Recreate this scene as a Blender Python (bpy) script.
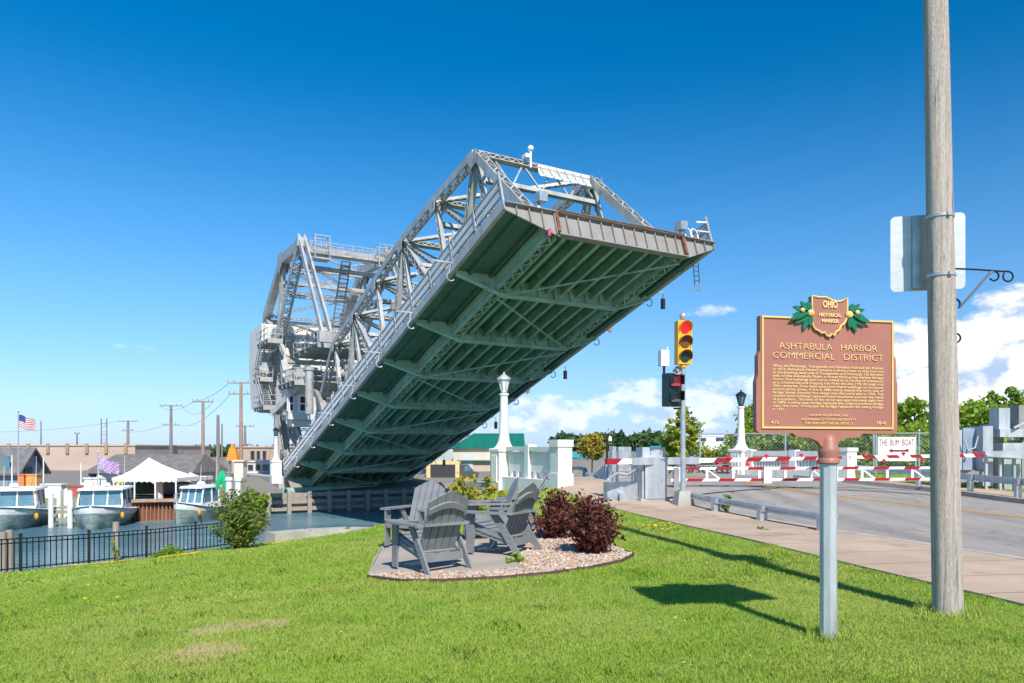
import bpy, math, random
import numpy as np
from mathutils import Vector, Matrix
R = math.radians
rnd = random.Random(7)
rng = np.random.default_rng(11)
for o in list(bpy.data.objects): bpy.data.objects.remove(o)
scn = bpy.context.scene
COL = scn.collection

# ------------------------------------------------------------------ camera, sky, sun
F0, CX, HY, EYE = 734.0, 512.0, 450.0, 1.5
cd = bpy.data.cameras.new('camera'); cam = bpy.data.objects.new('camera', cd); COL.objects.link(cam)
cam.location = (0, 0, EYE); cam.rotation_euler = (R(90), 0, 0)
cd.sensor_width = 36; cd.lens = F0 / 1024 * 36; cd.shift_y = (HY - 341.5) / 1024
cd.clip_start = .1; cd.clip_end = 6000
scn.camera = cam
SUN_EL, SUN_HEAD = 47.0, 15.5            # light travels 20 deg left of the view direction
hd = Vector((-math.sin(R(SUN_HEAD)), math.cos(R(SUN_HEAD)), 0))
ldir = hd * math.cos(R(SUN_EL)) + Vector((0, 0, -math.sin(R(SUN_EL))))
sl = bpy.data.lights.new('sun', 'SUN'); so = bpy.data.objects.new('sun', sl); COL.objects.link(so)
sl.energy = 4.6; sl.angle = R(.5); sl.color = (1, .95, .87)
so.rotation_euler = ldir.to_track_quat('-Z', 'Y').to_euler(); so.location = (0, -10, 30)
scn.view_settings.view_transform = 'Standard'; scn.view_settings.look = 'None'
scn.view_settings.exposure = 0.45; scn.view_settings.gamma = 1

class NT:
    def __init__(s, tree): s.t = tree; s.n = tree.nodes; s.l = tree.links
    def node(s, typ, **kw):
        n = s.n.new(typ)
        for k, v in kw.items():
            if k == 'ins':
                for i, x in v.items():
                    if isinstance(x, bpy.types.NodeSocket): s.l.new(x, n.inputs[i])
                    else: n.inputs[i].default_value = x
            else: setattr(n, k, v)
        return n
    def m(s, op, a, b=0.0, c=None, clamp=False):
        n = s.n.new('ShaderNodeMath'); n.operation = op; n.use_clamp = clamp
        for i, x in enumerate((a, b, c)):
            if x is None: continue
            if isinstance(x, bpy.types.NodeSocket): s.l.new(x, n.inputs[i])
            else: n.inputs[i].default_value = x
        return n.outputs[0]
    def mix(s, fac, a, b):
        n = s.n.new('ShaderNodeMix'); n.data_type = 'RGBA'
        for i, x in ((0, fac), (6, a), (7, b)):
            if isinstance(x, bpy.types.NodeSocket): s.l.new(x, n.inputs[i])
            else: n.inputs[i].default_value = x if i == 0 else (*x[:3], 1)
        return n.outputs[2]
    def ramp(s, x, a, b):          # smoothstep a..b
        n = s.n.new('ShaderNodeMapRange'); n.interpolation_type = 'SMOOTHSTEP'
        s.l.new(x, n.inputs[0]); n.inputs[1].default_value = a; n.inputs[2].default_value = b
        return n.outputs[0]
    def noise(s, vec, scale, detail=6, rough=.55, dim='3D', out=0):
        n = s.n.new('ShaderNodeTexNoise'); n.noise_dimensions = dim
        if vec is not None: s.l.new(vec, n.inputs['Vector'])
        n.inputs['Scale'].default_value = scale; n.inputs['Detail'].default_value = detail
        n.inputs['Roughness'].default_value = rough
        return n.outputs[out]

world = bpy.data.worlds.new('World'); scn.world = world; world.use_nodes = True
w = NT(world.node_tree); w.n.clear()
sky = w.node('ShaderNodeTexSky', sky_type='NISHITA', sun_disc=False)
sky.sun_elevation = R(SUN_EL); sky.sun_rotation = R(180 - SUN_HEAD)
sky.air_density = 1.0; sky.dust_density = .25; sky.ozone_density = 3.0; sky.altitude = 100
hs = w.node('ShaderNodeHueSaturation', ins={'Color': sky.outputs[0], 'Saturation': 1.45, 'Value': 1.06, 'Hue': .497})
tc = w.node('ShaderNodeTexCoord')
sp = w.node('ShaderNodeSeparateXYZ', ins={0: tc.outputs['Generated']})
az = w.m('MULTIPLY', w.m('ARCTAN2', sp.outputs[0], sp.outputs[1]), 57.2958)
el = w.m('MULTIPLY', w.m('ARCSINE', sp.outputs[2]), 57.2958)
blobs = [  # az, el, half width az, half height el, base el, weight
    (35.0, 5.6, 9.0, 4.8, 2.5, 1.45), (29.0, 5.0, 5.5, 4.4, 2.5, 1.35), (35, 8.0, 5.0, 3.0, 4, 1.4),
    (4.5, 3.2, 6.5, 1.9, 2.3, .8), (13.5, 3.4, 6.5, 2.6, 2.0, .85), (20, 4.0, 6, 2.8, 2.0, .85),
    (1.5, 2.0, 8, 1.2, 1, .7), (14.5, 10.3, 3.4, .6, 9.8, .56), (-27, 7.0, 3.0, .55, 7, .47), (10, 5.0, 6, .8, 4.6, .5)]
tot = None
for a, e, wa, we, be, wt in blobs:
    dx = w.m('DIVIDE', w.m('SUBTRACT', az, a), wa); dy = w.m('DIVIDE', w.m('SUBTRACT', el, e), we)
    r2 = w.m('ADD', w.m('MULTIPLY', dx, dx), w.m('MULTIPLY', dy, dy))
    g = w.m('MULTIPLY', w.m('SUBTRACT', 1.0, r2, clamp=True), wt)
    tot = g if tot is None else w.m('MAXIMUM', tot, g)
ae = w.node('ShaderNodeCombineXYZ', ins={0: az, 1: w.m('MULTIPLY', el, 1.7), 2: 0.0})
ns = w.noise(ae.outputs[0], .22, 9, .6)
den = w.ramp(w.m('ADD', w.m('MULTIPLY', tot, .8), w.m('MULTIPLY', w.m('SUBTRACT', ns, .5), 2.0)), .22, .52)
den = w.m('MULTIPLY', den, w.ramp(tot, .0, .1))
ae2 = w.node('ShaderNodeCombineXYZ', ins={0: w.m('ADD', az, -.8), 1: w.m('ADD', w.m('MULTIPLY', el, 1.7), 1.6), 2: 0.0})
ns2 = w.noise(ae2.outputs[0], .22, 9, .6)
shade = w.ramp(w.m('ADD', w.m('SUBTRACT', ns, ns2), w.m('MULTIPLY', w.m('SUBTRACT', tot, .8), .1)), -.14, .08)
ccol = w.mix(shade, (3.4, 4.3, 6.0), (9.0, 8.6, 8.4))
haze = w.m('MULTIPLY', w.m('POWER', w.m('SUBTRACT', 1.0, w.m('DIVIDE', el, 26.0), clamp=True), 1.5), .72)
skc = w.mix(haze, hs.outputs[0], (2.0, 3.85, 7.5))
azf = w.node('ShaderNodeMapRange', ins={0: az}); azf.inputs[1].default_value = -40; azf.inputs[2].default_value = 40; azf.inputs[3].default_value = 1.06; azf.inputs[4].default_value = .84
hv = w.node('ShaderNodeHueSaturation', ins={'Color': skc, 'Value': azf.outputs[0]}); skc = hv.outputs[0]
fin = w.mix(w.m('MULTIPLY', den, w.m('ADD', .48, w.m('MULTIPLY', w.ramp(az, 20, 27), .42))), skc, ccol)
bg = w.node('ShaderNodeBackground', ins={'Color': fin, 'Strength': .115})
wo = w.node('ShaderNodeOutputWorld', ins={0: bg.outputs[0]})

# ------------------------------------------------------------------ materials
MATS = {}
def mat(name, col, rough=.7, metal=0, var=.15, scale=3, bump=0, bscale=30, col2=None, spec=.4, streak=None, trans=0, emit=None, coat=0, stain=None):
    if name in MATS: return MATS[name]
    m = bpy.data.materials.new(name); m.use_nodes = True; t = NT(m.node_tree)
    b = t.n['Principled BSDF']
    tcn = t.node('ShaderNodeTexCoord').outputs['Object']
    vec = tcn
    if streak:
        mp = t.node('ShaderNodeMapping', ins={0: tcn}); mp.inputs['Scale'].default_value = streak; vec = mp.outputs[0]
    c2 = col2 if col2 else tuple(c * (1 - var) for c in col); c1 = col if col2 else tuple(min(1, c * (1 + var * .6)) for c in col)
    f = t.ramp(t.noise(vec, scale, 6, .6), .35, .65)
    cc = t.mix(f, c1, c2)
    fine = t.noise(vec, scale * 9, 3, .6)
    cc = t.mix(t.m('MULTIPLY', t.ramp(fine, .3, .7), .5), cc, tuple(c * (1 - var) for c in c1))
    if stain:      # (colour, scale, stretch, low, high, amount): weathering marks of their own shape
        mp2 = t.node('ShaderNodeMapping', ins={0: tcn}); mp2.inputs['Scale'].default_value = stain[2]
        sn = t.ramp(t.noise(mp2.outputs[0], stain[1], 7, .68), stain[3], stain[4])
        cc = t.mix(t.m('MULTIPLY', sn, stain[5]), cc, stain[0])
    t.l.new(cc, b.inputs['Base Color'])
    b.inputs['Roughness'].default_value = rough; b.inputs['Metallic'].default_value = metal
    b.inputs['Specular IOR Level'].default_value = spec
    b.inputs['Coat Weight'].default_value = coat
    if bump:
        bn = t.node('ShaderNodeBump', ins={'Strength': bump, 'Distance': .02, 'Height': t.noise(vec, bscale, 5, .6)})
        t.l.new(bn.outputs[0], b.inputs['Normal'])
    if emit:
        b.inputs['Emission Color'].default_value = (*emit[:3], 1); b.inputs['Emission Strength'].default_value = emit[3]
    if trans: b.inputs['Transmission Weight'].default_value = trans
    MATS[name] = m; return m

def leafmat(name, a, b_, c, tr=.35, nscale=1.2, rough=.55):
    if name in MATS: return MATS[name]
    m = bpy.data.materials.new(name); m.use_nodes = True; t = NT(m.node_tree); b = t.n['Principled BSDF']
    at = t.node('ShaderNodeAttribute', attribute_name='tint').outputs['Fac']
    ob = t.node('ShaderNodeTexCoord').outputs['Object']
    n = t.ramp(t.noise(ob, nscale, 3, .5), .35, .65)
    cc = t.mix(at, a, b_)
    cc = t.mix(t.m('MULTIPLY', n, .75), cc, c)
    t.l.new(cc, b.inputs['Base Color']); b.inputs['Roughness'].default_value = rough
    b.inputs['Specular IOR Level'].default_value = .25
    tl = t.node('ShaderNodeBsdfTranslucent', ins={0: cc})
    mx = t.node('ShaderNodeMixShader', ins={0: tr, 1: b.outputs[0], 2: tl.outputs[0]})
    t.l.new(mx.outputs[0], t.n['Material Output'].inputs[0])
    MATS[name] = m; return m

steel = mat('steel_paint', (.44, .435, .42), .5, .15, .22, 1.3, streak=(1, 1, .4), stain=((.16, .12, .09), 2.2, (1, 1, .5), .56, .7, .7))
steel_d = mat('steel_paint_weathered', (.31, .305, .295), .6, .1, .25, 1.5, stain=((.14, .10, .08), 2.0, (1, 1, .5), .55, .7, .7))
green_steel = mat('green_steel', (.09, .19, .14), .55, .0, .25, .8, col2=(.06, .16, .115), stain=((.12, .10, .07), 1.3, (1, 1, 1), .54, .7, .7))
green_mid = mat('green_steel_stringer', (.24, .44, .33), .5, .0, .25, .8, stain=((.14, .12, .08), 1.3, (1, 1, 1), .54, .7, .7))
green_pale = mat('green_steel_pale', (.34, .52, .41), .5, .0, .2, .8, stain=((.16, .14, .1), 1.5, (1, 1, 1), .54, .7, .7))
tipgrey = mat('tip_plate', (.31, .295, .285), .65, .1, .2, 1.2, col2=(.25, .22, .2), stain=((.2, .14, .11), 2.5, (1, 1, .4), .56, .72, .5))
rust = mat('rust', (.22, .09, .05), .9, 0, .4, 3)
galv = mat('galvanised', (.52, .55, .58), .38, .55, .2, 6)
galv_l = mat('galvanised_cabinet', (.5, .53, .56), .45, .3, .25, 2.5, streak=(1, 1, .3), stain=((.3, .27, .24), 3, (2, 2, .3), .56, .7, .6))
conc = mat('concrete', (.42, .39, .35), .9, 0, .2, 1.2, .3, 20)
conc_old = mat('old_concrete', (.4, .37, .31), .95, 0, .35, .7, .5, 9)
whitec = mat('white_concrete', (.78, .75, .69), .8, 0, .07, 2, .2, 30, stain=((.42, .38, .31), 1.6, (2.5, 2.5, .35), .56, .72, .6))
white = mat('white_paint', (.8, .8, .79), .4, 0, .06, 3)
redp = mat('red_paint', (.36, .012, .02), .4, 0, .12, 5)
black = mat('black_metal', (.02, .021, .023), .4, .2, .2, 5)
wood = mat('weathered_wood', (.42, .36, .30), .9, 0, .25, 5, .6, 60, streak=(6, 6, .35), col2=(.27, .23, .19))
polewood = mat('pole_wood', (.78, .67, .60), .92, 0, .3, 4, .9, 50, streak=(9, 9, .28), col2=(.50, .42, .36), stain=((.13, .10, .08), 3.2, (9, 9, .35), .60, .66, .75))
bark = mat('bark', (.12, .09, .065), .95, 0, .3, 8, .6, 30)
glass = mat('dark_glass', (.03, .05, .06), .06, 0, .1, 1, spec=.8)
glass_b = mat('blue_glass', (.1, .22, .28), .05, 0, .2, 1, spec=.8)
rubber = mat('rubber', (.02, .02, .02), .9)
chairm = mat('grey_poly_lumber', (.215, .222, .232), .6, 0, .16, 3, .1, 60, stain=((.27, .27, .26), 3, (1, 1, 1), .55, .75, .5))
brownm = mat('marker_brown', (.37, .15, .115), .45, 0, .08, 3)
gold = mat('marker_gold', (.78, .55, .2), .4, .1, .1, 8)
goldt = mat('marker_lettering', (.80, .58, .27), .45, 0, .08, 8)
leafg = mat('enamel_green', (.015, .15, .08), .4, 0, .25, 25)
creamroof = mat('white_canvas', (.82, .78, .74), .8, 0, .05, 1)
shingle = mat('grey_shingle', (.17, .16, .155), .9, 0, .25, 1.5, .4, 12)
beige = mat('beige_siding', (.52, .45, .36), .85, 0, .1, .5)

# ------------------------------------------------------------------ mesh builder
class MB:
    def __init__(s): s.v = []; s.f = []; s.mi = []; s.cur = 0
    def poly(s, pts, faces):
        b = len(s.v); s.v += [tuple(p) for p in pts]
        for f in faces: s.f.append(tuple(b + i for i in f)); s.mi.append(s.cur)
    def hexa(s, p):     # 8 pts: bottom 4 ccw, top 4 ccw
        s.poly(p, [(3, 2, 1, 0), (4, 5, 6, 7), (0, 1, 5, 4), (1, 2, 6, 5), (2, 3, 7, 6), (3, 0, 4, 7)])
    def box(s, c, d, rz=0.0, M=None):
        c = Vector(c); x, y, z = d[0] / 2, d[1] / 2, d[2] / 2
        p = [Vector(q) for q in ((-x, -y, -z), (x, -y, -z), (x, y, -z), (-x, y, -z), (-x, -y, z), (x, -y, z), (x, y, z), (-x, y, z))]
        if M is None: M = Matrix.Rotation(rz, 3, 'Z')
        s.hexa([c + M @ q for q in p]); return s
    def bar(s, p, q, w_, h, up=(0, 0, 1), off=(0, 0)):   # w_ across, h along up
        p = Vector(p); q = Vector(q); d = (q - p).normalized(); up = Vector(up)
        sd = d.cross(up)
        if sd.length < 1e-4: up = Vector((0, 1, 0)); sd = d.cross(up)
        sd.normalize(); u = sd.cross(d).normalized()
        o = sd * off[0] + u * off[1]
        a, b = sd * w_ / 2, u * h / 2
        s.hexa([p + o - a - b, p + o + a - b, q + o + a - b, q + o - a - b, p + o - a + b, p + o + a + b, q + o + a + b, q + o - a + b]); return s
    def tube(s, p, q, r1, r2=None, n=10, cap=True):
        r2 = r1 if r2 is None else r2; p = Vector(p); q = Vector(q); d = (q - p).normalized()
        a = d.orthogonal().normalized(); b = d.cross(a)
        pts = []
        for c, r in ((p, r1), (q, r2)):
            for i in range(n):
                t = 2 * math.pi * i / n; pts.append(c + (a * math.cos(t) + b * math.sin(t)) * r)
        fs = [(i, (i + 1) % n, n + (i + 1) % n, n + i) for i in range(n)]
        if cap: fs += [tuple(range(n - 1, -1, -1)), tuple(range(n, 2 * n))]
        s.poly(pts, fs); return s
    def path(s, pts, r, n=8):
        pts = [Vector(p) for p in pts]; rs = r if isinstance(r, (list, tuple)) else [r] * len(pts)
        rings = []; a = None
        for i, p in enumerate(pts):
            d = (pts[min(i + 1, len(pts) - 1)] - pts[max(i - 1, 0)]).normalized()
            a = d.orthogonal().normalized() if a is None else (a - d * a.dot(d)).normalized()
            b = d.cross(a)
            rings.append([p + (a * math.cos(2 * math.pi * k / n) + b * math.sin(2 * math.pi * k / n)) * rs[i] for k in range(n)])
        vs = [v for rg in rings for v in rg]; fs = []
        for i in range(len(pts) - 1):
            for k in range(n): fs.append((i * n + k, i * n + (k + 1) % n, (i + 1) * n + (k + 1) % n, (i + 1) * n + k))
        fs += [tuple(range(n - 1, -1, -1)), tuple((len(pts) - 1) * n + k for k in range(n))]
        s.poly(vs, fs); return s
    def lathe(s, prof, c=(0, 0, 0), n=16, square=False, rz=0):
        c = Vector(c); vs = []
        if square: n = 4
        for r, z in prof:
            for k in range(n):
                t = 2 * math.pi * (k + (.5 if square else 0)) / n + rz
                rr = r * (1.41421 if square else 1)
                vs.append(c + Vector((rr * math.cos(t), rr * math.sin(t), z)))
        fs = []
        for i in range(len(prof) - 1):
            for k in range(n): fs.append((i * n + k, i * n + (k + 1) % n, (i + 1) * n + (k + 1) % n, (i + 1) * n + k))
        fs += [tuple(range(n - 1, -1, -1)), tuple((len(prof) - 1) * n + k for k in range(n))]
        s.poly(vs, fs); return s
    def prism(s, pts, ext):   # polygon pts (3D), extruded by ext
        pts = [Vector(p) for p in pts]; e = Vector(ext); n = len(pts)
        nrm = Vector((0, 0, 0))
        for i in range(n): nrm += pts[i].cross(pts[(i + 1) % n])
        if nrm.dot(e) < 0: pts = pts[::-1]
        s.poly(pts + [p + e for p in pts], [tuple(range(n - 1, -1, -1)), tuple(range(n, 2 * n))] + [(i, (i + 1) % n, n + (i + 1) % n, n + i) for i in range(n)]); return s
    def ball(s, c, r, n=10, m_=6, sq=(1, 1, 1)):
        c = Vector(c); prof = [(max(.001, math.sin(math.pi * i / m_)) * r, -math.cos(math.pi * i / m_) * r) for i in range(m_ + 1)]
        b = len(s.v); s.lathe(prof, (0, 0, 0), n)
        for i in range(b, len(s.v)): v = s.v[i]; s.v[i] = (c.x + v[0] * sq[0], c.y + v[1] * sq[1], c.z + v[2] * sq[2])
        return s
    def lat(s, p, q, w_, h, up, plate=.05, lace=.07, both=True, step=None):   # laced steel member
        p = Vector(p); q = Vector(q); L = (q - p).length; d = (q - p) / L
        up = Vector(up); sd = d.cross(up).normalized(); u = sd.cross(d).normalized()
        for sg in (-1, 1):
            s.bar(p, q, plate, h, up, (sg * (w_ / 2 - plate / 2), 0))
        st = step or w_ * .9; n = max(2, int(L / st)); st = L / n
        for face in ((-1, 1) if both else (1,)):
            o = u * (face * h / 2 * .92)
            for i in range(n):
                a = p + d * (i * st) + o; b = p + d * ((i + 1) * st) + o; sg = 1 if i % 2 else -1
                s.bar(a + sd * sg * (w_ / 2 - plate), b - sd * sg * (w_ / 2 - plate), lace, .02, u)
        return s
    def build(s, name, m, parent=None, world=False, loc=None, smooth=True, ang=35):
        me = bpy.data.meshes.new(name); vs = s.v
        if world and parent is not None:
            Mi = WM[parent.name].inverted(); vs = [tuple(Mi @ Vector(v)) for v in vs]
        if loc is not None: L = Vector(loc); vs = [(v[0] - L.x, v[1] - L.y, v[2] - L.z) for v in vs]
        me.from_pydata(vs, [], s.f)
        ml = m if isinstance(m, (list, tuple)) else [m]
        for k in ml: me.materials.append(k)
        if len(ml) > 1: me.polygons.foreach_set('material_index', s.mi)
        if smooth:
            me.polygons.foreach_set('use_smooth', [True] * len(me.polygons)); me.set_sharp_from_angle(angle=R(ang))
        o = bpy.data.objects.new(name, me); COL.objects.link(o)
        if parent is not None: o.parent = parent
        if loc is not None: o.location = loc
        WM[o.name] = (WM[parent.name] if parent is not None else Matrix.Translation(Vector(loc) if loc is not None else Vector((0, 0, 0))))
        return o
WM = {}
def tag(o, label, cat, group=None):
    o['label'] = label; o['category'] = cat
    if group: o['group'] = group
    return o
def kind(o, k, label=None):
    o['kind'] = k
    if label: o['label'] = label
    return o
def thing(name, label, cat, loc=(0, 0, 0), rz=0.0, group=None):
    o = bpy.data.objects.new(name, None); COL.objects.link(o); o.location = loc; o.rotation_euler = (0, 0, rz)
    o.empty_display_size = .2
    WM[o.name] = Matrix.Translation(Vector(loc)) @ Matrix.Rotation(rz, 4, 'Z')
    return tag(o, label, cat, group)
def kids(o): return [c for c in bpy.data.objects if c.parent == o]
def dup(src, loc, rz, label, group=None):
    r = src.copy(); COL.objects.link(r); r.location = loc; r.rotation_euler = (0, 0, rz); r['label'] = label
    if group: r['group'] = group
    for c in kids(src):
        k = c.copy(); COL.objects.link(k); k.parent = r
        for g in kids(c):
            h = g.copy(); COL.objects.link(h); h.parent = k
    return r
def npmesh(name, verts, faces, m, parent=None, tint=None, loc=None):
    verts = np.asarray(verts, np.float32)
    if loc is not None: verts = verts - np.asarray(loc, np.float32)
    faces = np.asarray(faces, np.int32); k = faces.shape[1]
    me = bpy.data.meshes.new(name); me.vertices.add(len(verts)); me.vertices.foreach_set('co', verts.ravel())
    me.loops.add(faces.size); me.loops.foreach_set('vertex_index', faces.ravel())
    me.polygons.add(len(faces)); me.polygons.foreach_set('loop_start', np.arange(len(faces), dtype=np.int32) * k)
    me.polygons.foreach_set('loop_total', np.full(len(faces), k, np.int32))
    if tint is not None:
        a = me.attributes.new('tint', 'FLOAT', 'POINT'); a.data.foreach_set('value', np.asarray(tint, np.float32))
    me.update(calc_edges=True); me.materials.append(m)
    o = bpy.data.objects.new(name, me); COL.objects.link(o)
    if parent is not None: o.parent = parent
    if loc is not None: o.location = loc
    WM[o.name] = Matrix.Identity(4)
    return o
def text(body, size, m, parent, M, name='lettering', ext=.003, align='CENTER', sx=1.0, space=1.0, bold=0.0, line=1.0):
    cu = bpy.data.curves.new('t', 'FONT'); cu.body = body; cu.size = size; cu.align_x = align; cu.extrude = ext
    cu.space_character = space; cu.offset = bold; cu.space_line = line; cu.resolution_u = 3
    to = bpy.data.objects.new('t', cu); COL.objects.link(to)
    bpy.context.view_layer.update()
    me = bpy.data.meshes.new_from_object(to.evaluated_get(bpy.context.evaluated_depsgraph_get()))
    bpy.data.objects.remove(to)
    me.transform(M @ Matrix.Diagonal((sx, 1, 1, 1))); me.materials.clear(); me.materials.append(m)
    o = bpy.data.objects.new(name, me); COL.objects.link(o); o.parent = parent; WM[o.name] = WM[parent.name]
    return o

# ------------------------------------------------------------------ terrain function
CP = np.array([(0,0,0),(-2,4,-.02),(-4.9,7,-.35),(-8.4,12,-.95),(-12.6,18,-1.75),(-16.7,24,-2.55),(-14.95,28,-2.75),(-13.2,32,-2.85),
 (-9,37,-2.75),(-4.5,33,-1.9),(-1,28,-.6),(-3,14,-.15),(-1,9,-.04),(-3.9,20,-.75),(-5.4,28,-1.8),(-8,20,-1.35),(4,7,.03),(3.9,17,.25),
 (1.4,21,.42),(7,10,.05),(11.6,16.7,.08),(5.8,31,.5),(-.6,25,.05),(12.7,28.7,.38),(15.2,21.8,.1),(20,40,.4),(30,30,.2),(15,5,0),(10,-5,0),
 (-5,-5,-.2),(-12,0,-.9),(-20,10,-1.9),(1,16,.18),(0,18,.1),(0,13,.02),(-.2,22,.18),(25,15,.1),(-.5,11,0),(3,12,.1)], float)
def _phi(r2): return np.where(r2 > 1e-9, .5 * r2 * np.log(np.maximum(r2, 1e-12)), 0)
n_ = len(CP); A_ = np.zeros((n_ + 3, n_ + 3)); d2_ = ((CP[:, None, :2] - CP[None, :, :2]) ** 2).sum(-1)
A_[:n_, :n_] = _phi(d2_) + np.eye(n_) * .6; A_[:n_, n_] = 1; A_[:n_, n_ + 1:] = CP[:, :2]; A_[n_:, :n_] = A_[:n_, n_:].T
W_ = np.linalg.solve(A_, np.r_[CP[:, 2], 0, 0, 0])
def sstep(a, b, x): t = np.clip((x - a) / (b - a), 0, 1); return t * t * (3 - 2 * t)
def GA(x, y):
    x = np.asarray(x, float); y = np.asarray(y, float); sh = x.shape; xf, yf = x.ravel(), y.ravel()
    d2 = (xf[:, None] - CP[None, :, 0]) ** 2 + (yf[:, None] - CP[None, :, 1]) ** 2
    z = _phi(d2) @ W_[:n_] + W_[n_] + W_[n_ + 1] * xf + W_[n_ + 2] * yf
    z = np.clip(z, -3.1, .6)
    b = np.maximum(sstep(38, 46, yf), sstep(22, 32, xf)) * sstep(-2, 6, xf); z = z * (1 - b) + .35 * b
    return z.reshape(sh)
def G(x, y): return float(GA(np.array([x]), np.array([y]))[0])
def ray(u, v, d): return Vector(((u - CX) / F0 * d, d, EYE - (v - HY) / F0 * d))
def px(u, v):            # where the sight line through (u, v) meets the near ground (measuring only)
    t = 3.0
    ts = np.arange(3, 60, .04); zz = EYE - (v - HY) / F0 * ts; g = GA((u - CX) / F0 * ts, ts)
    i = np.argmax(zz < g); t = ts[i] if zz[i] < g[i] else 60
    return Vector(((u - CX) / F0 * t, t, G((u - CX) / F0 * t, t)))
def sdpoly(P, x, y):     # signed distance, positive outside
    P = np.array(P, float); d = np.full(x.shape, 1e9); ins = np.zeros(x.shape, bool); n = len(P)
    for i in range(n):
        a, b = P[i], P[(i + 1) % n]; e = b - a; t = np.clip(((x - a[0]) * e[0] + (y - a[1]) * e[1]) / (e @ e), 0, 1)
        d = np.minimum(d, np.hypot(x - a[0] - t * e[0], y - a[1] - t * e[1]))
        c = ((a[1] > y) != (b[1] > y)) & (x < (b[0] - a[0]) * (y - a[1]) / (b[1] - a[1] + 1e-12) + a[0]); ins ^= c
    return np.where(ins, -d, d)
RIVER = [(-25, -60), (-20.3, 16), (-17.2, 24), (-13.8, 32), (-11.5, 37), (-8.3, 38.2), (-4, 33), (-.4, 28), (6, 31.5), (14, 36.5), (40, 52), (300, 210),
         (240, 320), (20, 85), (-3, 68), (-19.5, 58), (-22.5, 54.5), (-30, 55), (-60, 57), (-140, 62), (-200, -60)]
NEARP = [(-25, -60), (-20.3, 16), (-17.2, 24), (-13.8, 32), (-11.5, 37), (-8.3, 38.2), (-4, 33), (-.4, 28), (6, 31.5), (14, 36.5), (40, 52), (300, 210), (3000, 2000), (3000, -200), (-25, -200)]
WATER_Z = -3.5
# plan lines of road edges, near to far
kerbN = [Vector((9.2, -6, 0)), Vector((7.9, 5, 0))] + [px(u, v) for u, v in ((1024, 560), (927, 545), (837, 531.5), (780, 522.5), (735, 514.5), (700, 507.5), (660, 498))] + [Vector((1.9, 26.5, 0)), Vector((.9, 29, 0))]
swL = [Vector((6.2, -6, 0)), Vector((5.15, 4, 0))] + [px(u, v) for u, v in ((1024, 607), (880, 573), (747, 540), (680, 525.5), (618, 511), (560, 491))] + [Vector((.1, 26, 0)), Vector((-.5, 28.2, 0))]
kerbF = [Vector((24, -6, 0)), Vector((19, 10, 0))] + [px(u, v) for u, v in ((1024, 500.6), (960, 492), (900, 485.5))] + [Vector((11.6, 28.5, 0)), Vector((9.2, 33, 0))]
yel = [Vector((17.5, -2, 0)), Vector((14.3, 9, 0))] + [px(u, v) for u, v in ((1024, 516), (930, 505), (838, 494.7), (780, 487.5))] + [Vector((5.6, 31, 0))]
print('kerbN', [tuple(round(c, 1) for c in p) for p in kerbN]); print('swL', [tuple(round(c, 1) for c in p) for p in swL])
print('kerbF', [tuple(round(c, 1) for c in p) for p in kerbF]); print('yel', [tuple(round(c, 1) for c in p) for p in yel])
def resample(P, n):
    P = [Vector((p[0], p[1], 0)) for p in P]; L = [0]
    for a, b in zip(P, P[1:]): L.append(L[-1] + (b - a).length)
    out = []
    for i in range(n):
        s = L[-1] * i / (n - 1); k = max(j for j in range(len(L) - 1) if L[j] <= s + 1e-9); t = (s - L[k]) / max(1e-9, L[k + 1] - L[k])
        out.append(P[k].lerp(P[k + 1], min(1, t)))
    for _ in range(2):
        out = [out[0]] + [(out[i - 1] + out[i] * 2 + out[i + 1]) / 4 for i in range(1, n - 1)] + [out[-1]]
    return out
ROADP = [(p.x, p.y) for p in kerbN] + [(p.x, p.y) for p in reversed(kerbF)]
farS = [Vector((p.x + 2.2, p.y + .9, 0)) for p in kerbF]
PAVEP = [(p.x, p.y) for p in swL] + [(p.x, p.y) for p in reversed(farS)]

xs = np.concatenate([-np.geomspace(2500, 60, 26)[:-1], np.arange(-60, 32, .4), np.geomspace(32, 2500, 26)])
ys = np.concatenate([[-300, -100, -40, -20, -10], np.arange(-6, 76, .4), np.geomspace(76, 3500, 26)])
X, Y = np.meshgrid(xs, ys)
sd = sdpoly(RIVER, X, Y); near = sdpoly(NEARP, X, Y) < .0
land = np.where(near, GA(X, Y), -2.2 + 1.2 * sstep(58, 75, Y) * sstep(-34, -24, X) + .6 * sstep(90, 140, Y) + 1.3 * sstep(-3, 15, X))
land = np.where(near & (Y > 60), .35, land)
rsd = sdpoly(ROADP, X, Y); land = land - .3 * (1 - sstep(.25, .75, rsd))
Z = land * 1.0
cut = sstep(.5, -.6, sd) if False else np.clip((.4 - sd) / 1.0, 0, 1)
Z = land * (1 - cut) + (-6.5) * cut
ny, nx = X.shape
verts = np.stack([X, Y, Z], -1).reshape(-1, 3)
ii = (np.arange(ny - 1)[:, None] * nx + np.arange(nx - 1)[None, :]).ravel()
faces = np.stack([ii, ii + 1, ii + nx + 1, ii + nx], 1)
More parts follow.
